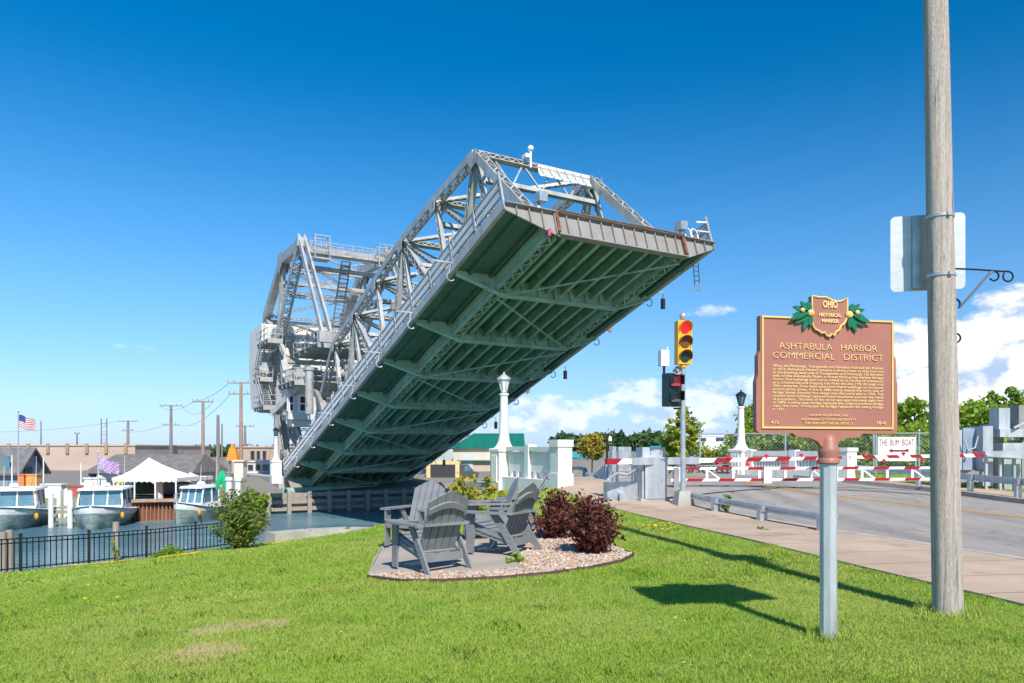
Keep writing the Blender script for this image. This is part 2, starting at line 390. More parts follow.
# lawn / soil material
gm = bpy.data.materials.new('lawn_ground'); gm.use_nodes = True; t = NT(gm.node_tree); b = t.n['Principled BSDF']
ob = t.node('ShaderNodeTexCoord').outputs['Object']
c = t.mix(t.ramp(t.noise(ob, .5, 5), .35, .65), (.20, .30, .035), (.28, .32, .06))
c = t.mix(t.m('MULTIPLY', t.ramp(t.noise(ob, 9, 5), .4, .7), .6), c, (.13, .20, .03))
bare = t.ramp(t.m('ADD', t.noise(ob, .8, 6, .7), 0.0), .66, .74)
c = t.mix(t.m('MULTIPLY', bare, .8), c, (.3, .23, .14))
spz = t.node('ShaderNodeSeparateXYZ', ins={0: ob})
c = t.mix(t.ramp(spz.outputs[1], 52, 60), c, (.2, .19, .16))
BARE = [(px(208, 652), .34, .36), (px(240, 626), .55, .30), (px(400, 575), .4, .3)]
for bp_, rx_, ry_ in BARE:
    dx_ = t.m('DIVIDE', t.m('SUBTRACT', spz.outputs[0], bp_.x), rx_); dy_ = t.m('DIVIDE', t.m('SUBTRACT', spz.outputs[1], bp_.y), ry_)
    rr_ = t.m('ADD', t.m('ADD', t.m('MULTIPLY', dx_, dx_), t.m('MULTIPLY', dy_, dy_)), t.m('MULTIPLY', t.m('SUBTRACT', t.noise(ob, 4, 5, .6), .5), 5.0))
    c = t.mix(t.m('SUBTRACT', 1.0, t.ramp(rr_, .3, 1.5)), c, (.46, .31, .19))
t.l.new(c, b.inputs['Base Color']); b.inputs['Roughness'].default_value = .95
bn = t.node('ShaderNodeBump', ins={'Strength': .6, 'Distance': .03, 'Height': t.noise(ob, 25, 6, .7)}); t.l.new(bn.outputs[0], b.inputs['Normal'])
ground = kind(npmesh('ground', verts, faces, gm), 'structure')
ground.data.polygons.foreach_set('use_smooth', [True] * len(ground.data.polygons))
# water
wm = bpy.data.materials.new('river_water'); wm.use_nodes = True; t = NT(wm.node_tree); b = t.n['Principled BSDF']
ob = t.node('ShaderNodeTexCoord').outputs['Object']
mp = t.node('ShaderNodeMapping', ins={0: ob}); mp.inputs['Scale'].default_value = (1, 1.6, 1)
t.l.new(t.mix(t.ramp(t.noise(ob, .1, 3), .4, .6), (.09, .19, .24), (.16, .28, .31)), b.inputs['Base Color'])
b.inputs['Roughness'].default_value = .12; b.inputs['IOR'].default_value = 1.33
h = t.m('ADD', t.noise(mp.outputs[0], 1.6, 4, .6), t.m('MULTIPLY', t.noise(mp.outputs[0], 6, 3, .6), .35))
bn = t.node('ShaderNodeBump', ins={'Strength': 1.0, 'Distance': .35, 'Height': h}); t.l.new(bn.outputs[0], b.inputs['Normal'])
mb = MB(); mb.poly([(-400, -80, WATER_Z), (400, -80, WATER_Z), (400, 400, WATER_Z), (-400, 400, WATER_Z)], [(0, 1, 2, 3)])
kind(mb.build('river_water', wm, smooth=False), 'structure')

def strip(name, L, Rr, off, m, n=60, cols=6, skirt=0, structure=True, crown=0):
    A = resample(L, n); B = resample(Rr, n); pts = []; mb = MB()
    for i in range(n):
        for j in range(cols + 1):
            p = A[i].lerp(B[i], j / cols); pts.append((p.x, p.y))
    P = np.array(pts); zz = GA(P[:, 0], P[:, 1])
    cc = cols + 1
    v = [(P[k, 0], P[k, 1], zz[k] + off + crown * 4 * ((k % cc) / cols) * (1 - (k % cc) / cols)) for k in range(len(P))]
    f = [(i * cc + j, i * cc + j + 1, (i + 1) * cc + j + 1, (i + 1) * cc + j) for i in range(n - 1) for j in range(cols)]
    if skirt:
        for side in (0, cols):
            b0 = len(v)
            for i in range(n): q = v[i * cc + side]; v.append((q[0], q[1], q[2] - skirt))
            for i in range(n - 1):
                fa = (i * cc + side, (i + 1) * cc + side, b0 + i + 1, b0 + i); f.append(fa if side == 0 else fa[::-1])
    mb.poly(v, f); o = mb.build(name, m, smooth=True, ang=40)
    return kind(o, 'structure') if structure else o
def offs(P, dx):
    Q = [Vector((p[0], p[1], 0)) for p in P]; out = []
    for i, p in enumerate(Q):
        d = (Q[min(i + 1, len(Q) - 1)] - Q[max(0, i - 1)]).normalized(); out.append(p + Vector((d.y, -d.x, 0)) * dx)
    return out
asph = mat('asphalt', (.32, .285, .255), .9, 0, .12, .7, .5, 60)
paving = mat('sidewalk_concrete', (.45, .335, .24), .92, 0, .16, .8, .4, 40, stain=((.24, .18, .13), .9, (1, 1, 1), .52, .68, .6))
kerbm = mat('kerb_concrete', (.42, .37, .31), .9, 0, .15, 3, .3, 30)
yelm = mat('yellow_line', (.62, .33, .07), .8, 0, .2, 6)
t = NT(asph.node_tree); ob = t.node('ShaderNodeTexCoord').outputs['Object']; pb__ = t.n['Principled BSDF']; src = pb__.inputs['Base Color'].links[0].from_socket
vo = t.node('ShaderNodeTexVoronoi', feature='DISTANCE_TO_EDGE'); vo.inputs['Scale'].default_value = .28
wv = t.node('ShaderNodeVectorMath', operation='ADD', ins={0: ob}); wn = t.node('ShaderNodeVectorMath', operation='SCALE', ins={0: t.noise(ob, 1.2, 5, .6, out=1)}); wn.inputs['Scale'].default_value = 1.6; t.l.new(wn.outputs[0], wv.inputs[1]); t.l.new(wv.outputs[0], vo.inputs['Vector'])
crk = t.m('SUBTRACT', 1.0, t.ramp(vo.outputs['Distance'], .002, .010)); cc = t.mix(t.m('MULTIPLY', crk, .4), src, (.06, .055, .05))
mpx = t.node('ShaderNodeMapping', ins={0: ob}); mpx.inputs['Rotation'].default_value = (0, 0, R(-24)); mpx.inputs['Scale'].default_value = (1.2, .06, 1)
cc = t.mix(t.m('MULTIPLY', t.ramp(t.noise(mpx.outputs[0], 1.0, 4, .6), .45, .7), .45), cc, (.12, .11, .10)); t.l.new(cc, pb__.inputs['Base Color'])
strip('road', kerbN, kerbF, -.10, asph, 80, 10, 0, crown=.06)
strip('sidewalk', swL, offs(kerbN, -.16), .03, paving, 80, 4, .3)
strip('kerb', offs(kerbN, -.16), kerbN, .035, kerbm, 80, 1, .3)
strip('kerb', kerbF, offs(kerbF, .16), .035, kerbm, 60, 1, .3)
strip('sidewalk', offs(kerbF, .16), farS, .03, paving, 60, 3, .3)
yl = resample(yel, 60)
strip('road_marking', offs(yl, -.16), offs(yl, -.05), -.035, yelm, 80, 1); strip('road_marking', offs(yl, .07), offs(yl, .18), -.035, yelm, 80, 1)
# sidewalk joints are saw cuts: thin dark lines laid in the slab
jm = mat('joint', (.22, .17, .13), .95)
A = resample(swL, 40); B = resample(offs(kerbN, -.16), 40); mb = MB()
for i in range(3, 38):
    a, b2 = A[i], B[i]; d = (b2 - a).normalized(); q = Vector((-d.y, d.x, 0)) * .005
    for k in range(6):
        s0 = a.lerp(b2, k / 6); s1 = a.lerp(b2, (k + 1) / 6); z0 = G(s0.x, s0.y) + .034; z1 = G(s1.x, s1.y) + .034
        mb.poly([(s0.x - q.x, s0.y - q.y, z0), (s1.x - q.x, s1.y - q.y, z1), (s1.x + q.x, s1.y + q.y, z1), (s0.x + q.x, s0.y + q.y, z0)], [(0, 1, 2, 3)])
kind(mb.build('sidewalk_joints', jm, smooth=False), 'structure')

# ------------------------------------------------------------------ bascule bridge
T0 = ray(505, 207, 30.0)
e1 = Vector((-426, F0, -273)).normalized(); e2 = Vector((.865, .502, 0)).normalized()
e3 = e2.cross(e1); e3 = e3 if e3.z > 0 else -e3; e3.normalize()
LB = 40.3; NP = 8; PL = LB / NP
def Lf(s, w_, n): return T0 + e1 * s + e2 * w_ + e3 * n
HL = Lf(LB, 0, 0); hh = Vector((e1.x, e1.y, 0)).normalized()
def Tw(a, w_, z): return HL + hh * a + e2 * w_ + Vector((0, 0, z))     # fixed frame behind the hinge
print('hinge', HL, 'tip right', Lf(0, 11.75, 0))
br = thing('bascule_bridge', 'raised grey steel truss drawbridge with green underside and tall counterweight tower', 'drawbridge', (HL.x, HL.y, WATER_Z))
WL, WR, WW = 2.3, 9.45, 11.75
def bp(mb, name, m=None, parent=None, **k): return mb.build(name, m or steel, parent or br, world=True, **k)
# trusses
top = {1: 6.9, 2: 7.55, 3: 8.05, 4: 8.1, 5: 8.1, 6: 8.15}
for w0 in (WL, WR):
    mb = MB()
    mb.lat(Lf(.3, w0, -.33), Lf(LB, w0, -.33), .42, .5, e3, .06, .09); bp(mb, 'bottom_chord', green_pale); mb = MB()
    tp = [(.9, .2)] + [(PL * k, top[k]) for k in range(1, 7)] + [(PL * 7, 5.2), (LB, 1.2)]
    for (a, n1), (b2, n2) in zip(tp, tp[1:]): mb.lat(Lf(a, w0, n1), Lf(b2, w0, n2), .55, .42, e3, .07, .09)
    for s_, n1 in tp[1:-1]:
        for dw in (-.32, .32): mb.prism([Lf(s_ - .5, w0 + dw, n1 - .1), Lf(s_ + .5, w0 + dw, n1 - .1), Lf(s_ + .28, w0 + dw, n1 - .75), Lf(s_ - .28, w0 + dw, n1 - .75)], e2 * (.02 if dw > 0 else -.02))
    ch = bp(mb, 'truss_chord')
    for k in range(1, 8):
        n1 = top.get(k, 5.2); mb = MB(); mb.lat(Lf(PL * k, w0, -.1), Lf(PL * k, w0, n1), .30, .24, e2, .045, .055); bp(mb, 'vertical', parent=ch)
    for k in range(1, 7):
        mb = MB()
        if k % 2: a, b2 = Lf(PL * k, w0, top[k]), Lf(PL * (k + 1), w0, 0)
        else: a, b2 = Lf(PL * k, w0, 0), Lf(PL * (k + 1), w0, top.get(k + 1, 5.2))
        mb.lat(a, b2, .42, .32, e2, .05, .065); bp(mb, 'diagonal', parent=ch)
# overhead bracing
for k in range(1, 7):
    mb = MB(); n1 = top[k]
    mb.lat(Lf(PL * k, WL, n1), Lf(PL * k, WR, n1), .3, .34, e2.cross(e3), .045, .05)
    mb.lat(Lf(PL * k, WL, n1 - 1.5), Lf(PL * k, WR, n1 - 1.5), .25, .25, e3, .05, .05)
    if k > 1:
        for a, b2 in ((WL, 5.9), (WR, 5.9)): mb.bar(Lf(PL * k, a, n1 - 2.6), Lf(PL * k, (a + b2) / 2, n1 - 1.5), .12, .12, e3)
        mb.bar(Lf(PL * k, WL, n1), Lf(PL * k, 5.9, n1 - 1.5), .1, .1, e3); mb.bar(Lf(PL * k, WR, n1), Lf(PL * k, 5.9, n1 - 1.5), .1, .1, e3)
    else:
        for q in range(8):
            a, b2 = WL + (WR - WL) * q / 8, WL + (WR - WL) * (q + 1) / 8; z0, z1 = (n1, n1 - 1.5) if q % 2 else (n1 - 1.5, n1)
            mb.bar(Lf(PL, a, z0), Lf(PL, b2, z1), .08, .08, e3)
    bp(mb, 'sway_frame')
for k in range(1, 6):
    mb = MB(); a, b2 = Lf(PL * k, WL, top[k]), Lf(PL * (k + 1), WR, top[k + 1]); mb.lat(a, b2, .22, .18, e3, .035, .045)
    a, b2 = Lf(PL * k, WR, top[k]), Lf(PL * (k + 1), WL, top[k + 1]); mb.lat(a, b2, .22, .18, e3, .035, .045); bp(mb, 'lateral_brace')
# portal strut between the peaks, its sun glare painted in as white bars and plate
mb = MB(); mb.bar(Lf(PL - .35, 5.7, 6.74), Lf(PL - .35, 9.0, 6.74), .05, .16, e3); mb.bar(Lf(PL - .35, 5.7, 6.2), Lf(PL - .35, 9.0, 6.2), .05, .12, e3); mb.bar(Lf(PL - .3, 5.7, 6.46), Lf(PL - .3, 9.0, 6.46), .03, .3, e3); pbd = bp(mb, 'sunlit_portal_strut', white)
mb = MB()
for q in range(12): mb.bar(Lf(PL - .39, 5.8 + q * .26, 6.12 if q % 2 else 6.78), Lf(PL - .39, 6.06 + q * .26, 6.78 if q % 2 else 6.12), .02, .06, e3)
bp(mb, 'lacing', steel, parent=pbd)
mb = MB(); q = Lf(PL - .4, 5.3, 7.2); mb.tube(q - Vector((0, 0, .6)), q + Vector((0, 0, .3)), .06); mb.ball(q + Vector((0, 0, .4)), .17); mb.box(q + Vector((-.25, -.1, -.05)), (.25, .4, .2), .5); bp(mb, 'camera_mast', white)
# floor
mb = MB()
mb.hexa([Lf(0.15, 2.5, -.16), Lf(.15, 9.6, -.16), Lf(LB, 9.6, -.16), Lf(LB, 2.5, -.16), Lf(.15, 2.5, -.02), Lf(.15, 9.6, -.02), Lf(LB, 9.6, -.02), Lf(LB, 2.5, -.02)])
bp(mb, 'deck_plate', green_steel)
for a, b2 in ((.06, 2.45), (9.65, WW - .06)):
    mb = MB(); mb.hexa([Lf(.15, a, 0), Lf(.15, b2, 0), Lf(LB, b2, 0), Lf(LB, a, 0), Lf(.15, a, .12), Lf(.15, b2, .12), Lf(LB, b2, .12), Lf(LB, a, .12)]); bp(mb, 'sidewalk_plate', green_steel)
    mb = MB()
    for ww in np.linspace(a + .7, b2 - .6, 2): mb.bar(Lf(.2, ww, -.12), Lf(LB, ww, -.12), .1, .18, e3)
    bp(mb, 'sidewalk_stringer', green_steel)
for ww in np.linspace(3.1, 8.65, 7):
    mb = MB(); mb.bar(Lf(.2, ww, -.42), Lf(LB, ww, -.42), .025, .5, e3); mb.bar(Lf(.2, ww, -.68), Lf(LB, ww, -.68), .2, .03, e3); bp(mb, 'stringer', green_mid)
for k in range(1, NP + 1):
    s_ = PL * k - (.3 if k == NP else 0); mb = MB()
    mb.bar(Lf(s_, WL, -.62), Lf(s_, WR, -.62), .03, .85, e3); mb.bar(Lf(s_, WL, -1.06), Lf(s_, WR, -1.06), .34, .04, e3)
    for ww in np.linspace(2.6, 9.2, 8): mb.bar(Lf(s_ - .12, ww, -.2), Lf(s_ - .12, ww, -1.0), .03, .12, e2)
    for a, b2 in ((WL, 0.08), (WR, WW - .08)):
        mb.prism([Lf(s_ - .02, a, -.02), Lf(s_ - .02, b2, -.02), Lf(s_ - .02, b2, -.22), Lf(s_ - .02, a, -1.0)], e1 * .03)
        mb.bar(Lf(s_, a, -1.02), Lf(s_, b2, -.24), .22, .03, e3)
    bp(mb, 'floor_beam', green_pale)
for k in range(NP):
    mb = MB()
    for a, b2 in (((WL, WR),) if k % 2 else ((WR, WL),)): mb.bar(Lf(PL * k + .3, a, -1.1), Lf(PL * (k + 1), b2, -1.1), .07, .06, e3)
    bp(mb, 'bottom_lateral', green_pale)
for ww in (WL, WR):   # green laced soffit under each bottom chord
    mb = MB(); mb.lat(Lf(.3, ww, -.78), Lf(LB, ww, -.78), .5, .22, e3, .05, .06, True, .4); bp(mb, 'chord_soffit', green_pale)
# tip girder
mb = MB()
mb.prism([Lf(0, 0, .14), Lf(0, WW, .14), Lf(0, WW, -.12), Lf(0, 9.65, -.95), Lf(0, 2.45, -.95), Lf(0, 0, -.12)], e1 * .06)
for ww in np.arange(.5, WW, .62):
    lo = -.95 if 2.4 < ww < 9.7 else (-.12 - .83 * (ww / 2.45) if ww < 2.45 else -.12 - .83 * ((WW - ww) / 2.1))
    mb.bar(Lf(-.05, ww, .12), Lf(-.05, ww, lo + .03), .04, .1, e1)
mb.bar(Lf(-.06, 2.45, -.95), Lf(-.06, 9.65, -.95), .3, .05, e3); mb.bar(Lf(-.02, 0, .16), Lf(-.02, WW, .16), .34, .04, e3)
tg = bp(mb, 'tip_girder', tipgrey)
mb = MB(); mb.bar(Lf(-.08, 2.5, .2), Lf(-.08, 9.7, .2), .3, .05, e3)
for ww in (2.45, 9.65): mb.bar(Lf(-.1, ww, .15), Lf(-.1, ww, -.8), .14, .12, e1)
bp(mb, 'edge_plate', rust, parent=tg)
for ww in (1.9, 9.9):
    mb = MB(); mb.tube(Lf(.3, ww, .2), Lf(.3, ww, .8), .1); q = Lf(.15, ww + .1, .95); mb.box(q, (.4, .5, .4), .5); bp(mb, 'gate_lock', galv)
mb = MB(); q = Lf(-.1, 1.95, -.75); mb.tube(q, q + Vector((0, 0, -.28)), .07, .07, 12); bp(mb, 'navigation_lamp', mat('pink_lamp', (.6, .08, .22), .3, emit=(.7, .08, .25, .15)))
# fascias and railings
for ww, sg in ((0, -1), (WW, 1)):
    mb = MB(); mb.hexa([Lf(0, ww, -.05), Lf(0, ww + sg * .05, -.05), Lf(LB, ww + sg * .05, -.05), Lf(LB, ww, -.05), Lf(0, ww, .42), Lf(0, ww + sg * .05, .42), Lf(LB, ww + sg * .05, .42), Lf(LB, ww, .42)])
    mb.bar(Lf(0, ww, -.07), Lf(LB, ww, -.07), .2, .03, e3); bp(mb, 'fascia_girder', steel)
    nbay = 16; bl = LB / nbay
    mb = MB()
    for n1 in (.62, 1.02, 1.42): mb.bar(Lf(.1, ww, n1), Lf(LB, ww, n1), .07, .07, e3)
    rl = bp(mb, 'railing')
    for k in range(nbay + 1): mb = MB(); mb.bar(Lf(max(.06, bl * k), ww, .3), Lf(max(.06, bl * k), ww, 1.5 if k % 2 else 1.72), .09, .09, e1); bp(mb, 'rail_post', parent=rl)
    for k in range(nbay):
        mb = MB(); s0 = bl * k
        for j in range(1, int(bl / .11)): mb.bar(Lf(s0 + j * .11, ww, .6), Lf(s0 + j * .11, ww, 1.42), .03, .045, e1)
        mb.hexa([Lf(s0 + .08, ww + .01, .64), Lf(s0 + .08, ww + .02, .64), Lf(s0 + bl - .08, ww + .02, .64), Lf(s0 + bl - .08, ww + .01, .64), Lf(s0 + .08, ww + .01, 1.34), Lf(s0 + .08, ww + .02, 1.34), Lf(s0 + bl - .08, ww + .02, 1.34), Lf(s0 + bl - .08, ww + .01, 1.34)])
        bp(mb, 'rail_infill', mat('rail_mesh', (.52, .56, .60), .5, .2, .12, 2, stain=((.25, .22, .2), 2, (1, 1, .5), .58, .75, .5)), parent=rl)
    for k in range(1, NP):
        mb = MB(); s_ = PL * k; o = Lf(s_, ww, .35); out = e2 * sg
        mb.bar(o, o + out * 1.1, .07, .07); mb.bar(o + Vector((0, 0, -.0)), o + Vector((0, 0, 1.5)), .07, .07, e1)
        ps = [o + out * (.12 + .2 * math.sin(t_)) + Vector((0, 0, -.45 - .2 * (1 - math.cos(t_)))) for t_ in np.linspace(.4, 4.2, 10)]
        mb.path([o + out * .12 + Vector((0, 0, 0))] + ps, .03, 6); bk = bp(mb, 'lamp_bracket', galv_l)
        if k in (2, 4, 7) or sg > 0:
            mb = MB(); q = o + out * 1.1
            if sg > 0 and k % 2: mb.tube(q, q + Vector((0, 0, -.35)), .02); mb.tube(q + Vector((0, 0, -.35)), q + Vector((0, 0, -.9)), .13, .13, 10); bp(mb, 'hanging_lamp', black, parent=bk)
            else: mb.tube(q + Vector((0, 0, .05)), q + Vector((0, 0, .32)), .13, .17, 10); mb.box(q + Vector((0, 0, .42)), (.2, .2, .12)); bp(mb, 'hanging_lamp', steel_d, parent=bk)
# tip end fittings right
mb = MB()
for dw in (10.2, 10.65):
    ps = [Lf(.2, dw, .1), Lf(.2, dw, .75)] + [Lf(.2, dw + .2 - .2 * math.cos(a), .75 + .22 * math.sin(a)) for a in np.linspace(0, math.pi, 8)] + [Lf(.2, dw + .4, .1)]
    mb.path(ps, .035, 6)
mb.bar(Lf(0.05, 11.0, 1.3), Lf(0.05, WW, 1.4), .07, .07); mb.bar(Lf(.05, 10.9, .8), Lf(.05, WW, .85), .05, .05)
bp(mb, 'ladder_hoop', white)
mb = MB(); q = Lf(1.3, WW - .05, -.1)
for dx in (-.17, .17): mb.bar(q + e2 * dx, q + e2 * dx + Vector((.12, 0, -1.5)), .04, .04)
for i in range(6): mb.bar(q - e2 * .17 + Vector((.016 * i * 1.3, 0, -.2 - .24 * i)), q + e2 * .17 + Vector((.016 * i * 1.3, 0, -.2 - .24 * i)), .03, .03)
bp(mb, 'access_ladder', steel_d)

# --- counterweight tower
TL, TR = 1.8, 9.95
WK = 19.7
def node(a, z): return (a, z)
nA, nB, nC, nD, nL = (1.6, 20.7), (8.4, 20.9), (16.4, 16.4), (10.2, 13.2), (-6.6, 11.4)
up = Vector((0, 0, 1))
for w0 in (TL, TR):
    def P(n, dw=0): return Tw(n[0], w0 + dw, n[1])
    # counterweight truss
    mb = MB()
    mb.bar(P(nA), P(nB), .7, .9, up); mb.bar(P(nB), P(nC), .7, .85, up); mb.bar(P(nC), P((15.9, 8.6)), .6, .8, hh)
    mb.box(P((1.6, 20.9)), (.85, .85, .8), .52); mb.bar(P((1.6, 20.9), -.3), P((1.6, 21.7), -.3), .12, .12, e2); mb.bar(P((1.6, 20.9), .3), P((1.6, 21.7), .3), .12, .12, e2)
    for dw in (-.36, .36): mb.prism([P((7.4, 21.5), dw), P((9.4, 21.5), dw), P((9.6, 20.2), dw), P((8.6, 19.5), dw), P((7.6, 20.2), dw)], e2 * (.03 if dw > 0 else -.03)); mb.prism([P((9.2, 14.6), dw), P((11.4, 14.6), dw), P((13.2, 12.9), dw), P((13.0, 12.2), dw), P((9.2, 12.2), dw)], e2 * (.03 if dw > 0 else -.03))
    cw = bp(mb, 'counterweight_truss')
    for a, b2 in ((nA, nD), (nB, nD), (nD, nC), (nD, (15.9, 9))):
        mb = MB(); mb.lat(P(a), P(b2), .8 if a == nA else .6, .7 if a == nA else .45, e2 if a != nA else hh, .07, .1, True, .5); bp(mb, 'strut', parent=cw)
    # link pair
    for dw in (-.35, .35):
        mb = MB(); mb.bar(P((1.6, 21.4), dw * .7), P(nL, dw), .18, .5, up); mb.box(P(nL, dw), (.7, .5, .9), .52); bp(mb, 'operating_link')
    # fixed tower legs
    mb = MB()
    mb.lat(P((10.2, -1.6)), P(nD), .7, .7, e2, .08, .1); mb.lat(P((0.2, 0)), P(nD), .7, .6, e2, .08, .1)
    tl_ = bp(mb, 'tower_leg')
    for a, b2 in (((10.2, 5.5), (4.5, 5.6)), ((10.2, 9.5), (7.4, 9.6)), ((10.2, 5.5), (2.2, 2.6)), ((10.2, 0), (4.5, 5.6))):
        mb = MB(); mb.lat(P(a), P(b2), .35, .3, e2, .05, .06); bp(mb, 'strut', parent=tl_)
    # curved rack girder at the machinery
    mb = MB(); pp = [P((-2 - 4.5 * math.sin(x), 1.5 + 6.5 * math.cos(x) * .9)) for x in np.linspace(0.1, 1.2, 7)]
    for a, b2 in zip(pp, pp[1:]): mb.bar(a, b2, .3, .5, hh)
    bp(mb, 'rack_girder', steel_d)
# cross frames between the two planes
for i, (n1, n2, dz) in enumerate(((nA, None, 1.2), ((8.4, 20.6), None, 1.0), (nC, None, 1.0), (nD, None, 1.2))):
    mb = MB(); a, b2 = Tw(n1[0], TL, n1[1]), Tw(n1[0], TR, n1[1])
    mb.bar(a - up * .3, b2 - up * .3, .3, .5); mb.lat(a - up * 1.9, b2 - up * 1.9, .35, .35, up, .05, .07); mb.bar(a - up * 2.6, b2 - up * .3, .14, .14); mb.bar(b2 - up * 2.6, a - up * .3, .14, .14)
    bp(mb, 'cross_girder')
for (p1, p2) in ((nA, nD), (nB, nC), (nD, (10.2, 4))):
    for f0, f1 in ((0.12, .5), (.5, .95)):
        mb = MB()
        q0 = (p1[0] + (p2[0] - p1[0]) * f0, p1[1] + (p2[1] - p1[1]) * f0); q1 = (p1[0] + (p2[0] - p1[0]) * f1, p1[1] + (p2[1] - p1[1]) * f1)
        mb.lat(Tw(q0[0], TL, q0[1]), Tw(q1[0], TR, q1[1]), .24, .2, hh, .045, .055) if f0 < .3 else mb.lat(Tw(q0[0], TR, q0[1]), Tw(q1[0], TL, q1[1]), .3, .25, hh, .05, .06)
        mb.lat(Tw(q1[0], TL, q1[1]), Tw(q1[0], TR, q1[1]), .3, .3, hh, .05, .06)
        bp(mb, 'cross_brace')
# counterweight block (pale concrete in a steel box)
mb = MB()
prof = [(12.6, 15.2), (18.8, 15.2), (19.6, 12.0), (18.2, 6.8), (13.6, 6.2), (12.6, 8.8)]
mb.prism([Tw(a, .6, z) for a, z in prof], e2 * (WW - 1.2)); cwb = bp(mb, 'counterweight', mat('cream_concrete', (.85, .79, .70), .8, 0, .1, .5), smooth=False)
mb = MB()
for z in (8.0, 9.8, 11.6, 13.4): mb.bar(Tw(12.5, .6, z), Tw(12.5, WW - .6, z), .12, .3)
for ww in np.linspace(.8, WW - .8, 8): mb.bar(Tw(12.52, ww, 8.8), Tw(12.52, ww, 15.1), .18, .14)
bp(mb, 'band', steel, parent=cwb)
# top walkway
mb = MB(); a, b2 = Tw(.2, TL + .3, WK), Tw(.2, TR - .3, WK)
mb.bar(a, b2, 1.0, .12)
wk = bp(mb, 'top_walkway')
mb = MB()
for dz in (.5, 1.0):
    for da in (-.5, .5): mb.bar(a + hh * da + up * dz, b2 + hh * da + up * dz, .05, .05)
for i in range(9):
    q = a.lerp(b2, i / 8)
    for da in (-.5, .5): mb.bar(q + hh * da, q + hh * da + up * 1.05, .05, .05, e2)
bp(mb, 'railing', parent=wk)
for ww in (TL + 1.3, TR - 1.0):
    mb = MB(); c0 = Tw(0, ww, 19.2)
    mb.bar(c0 - e2 * .7, c0 + e2 * .7, 1.2, .12)
    for dw in (-.65, .65):
        for da in (-.55, .55): q = c0 + e2 * dw + hh * da; mb.bar(q, q + up * 2.0, .08, .08, e2)
    for dz in (.7, 1.2, 2.0):
        for dw in (-.65, .65): mb.bar(c0 + e2 * dw - hh * .55 + up * dz, c0 + e2 * dw + hh * .55 + up * dz, .06, .06)
        for da in (-.55, .55): mb.bar(c0 - e2 * .65 + hh * da + up * dz, c0 + e2 * .65 + hh * da + up * dz, .06, .06)
    bp(mb, 'service_basket')
# ladder in the middle
mb = MB()
for dw in (5.3, 6.1): mb.bar(Tw(1.0, dw, 19.6), Tw(5.0, dw, 12.0), .12, .12)
for i in range(21): z = i / 21; mb.bar(Tw(1 + 4 * z, 5.3, 19.6 - 7.6 * z), Tw(1 + 4 * z, 6.1, 19.6 - 7.6 * z), .28, .05)
bp(mb, 'stair_ladder', steel_d)
# machinery platforms with railings
def platform(a0, a1, w0, w1, z, nm='machinery_platform', rail=True, beams=True):
    mb = MB(); mb.hexa([Tw(a0, w0, z), Tw(a0, w1, z), Tw(a1, w1, z), Tw(a1, w0, z), Tw(a0, w0, z + .1), Tw(a0, w1, z + .1), Tw(a1, w1, z + .1), Tw(a1, w0, z + .1)])
    if beams:
        for f in np.linspace(0, 1, 5): mb.bar(Tw(a0 + (a1 - a0) * f, w0, z - .18), Tw(a0 + (a1 - a0) * f, w1, z - .18), .14, .34)
    pf = bp(mb, nm)
    if rail:
        mb = MB(); cs = [(a0, w0), (a0, w1), (a1, w1), (a1, w0)]
        for i in range(4):
            p, q = cs[i], cs[(i + 1) % 4]; A_, B_ = Tw(p[0], p[1], z), Tw(q[0], q[1], z); n = max(2, int((B_ - A_).length / 1.3))
            for dz in (.55, 1.1): mb.bar(A_ + up * dz, B_ + up * dz, .06, .06)
            for j in range(n): c_ = A_.lerp(B_, j / n); mb.bar(c_, c_ + up * 1.15, .06, .06, e2)
        bp(mb, 'railing', parent=pf)
    return pf
platform(7.0, 12.0, .0, 1.4, 12.9); platform(-1.5, 7.0, 2.4, 9.3, 11.6); platform(9, 12.2, -.3, .9, 9.4)
platform(-2.5, 3.6, .2, 1.5, 8.2); platform(0, 9, 2.4, 9.3, 8.4, beams=False); platform(8.0, 12.5, -.2, 10, 6.6)
# stairs zig-zag on the near face
for i, (a0, z0, a1, z1) in enumerate(((11.5, 9.5, 8.2, 12.9), (8.0, 6.7, 11.4, 9.5))):
    mb = MB()
    for dw in (-.3, .6):
        mb.bar(Tw(a0, dw, z0), Tw(a1, dw, z1), .06, .3); mb.bar(Tw(a0, dw, z0 + 1), Tw(a1, dw, z1 + 1), .05, .05)
    for j in range(14): f = (j + .5) / 14; c_ = Tw(a0 + (a1 - a0) * f, .15, z0 + (z1 - z0) * f); mb.bar(c_ - e2 * .45, c_ + e2 * .45, .26, .05)
    bp(mb, 'stair_flight')
# clutter: motors, gear housings, ducts on the platforms
mm = [(1.5, 4.0, 12.5, 1.6, 1.1, 1.2), (4.0, 7.0, 12.3, 1.4, 1.3, 1.0), (0, 6, 9.2, 1.8, 1.2, 1.4), (2.5, .9, 8.9, .8, .8, 1.1), (-1, .9, 8.8, .6, .8, .9), (5.5, 3.5, 9.3, 1.3, 1.6, 1.6), (9.5, 4, 7.5, 2, 1.4, 1.6), (10, .4, 10.2, .8, .8, 1.3)]
for a, ww, z, dx, dy, dz in mm:
    mb = MB(); M = Matrix((e2, hh, up)).transposed(); mb.box(Tw(a, ww, z + .1), (dx, dy, dz), M=M); mb.tube(Tw(a, ww - dx * .8, z), Tw(a, ww + dx * .8, z), dz * .33, n=12); mb.tube(Tw(a - dy, ww, z - .2), Tw(a + dy, ww, z - .2), .22, n=10)
    bp(mb, 'machinery', steel_d if dx > 1.3 else steel)
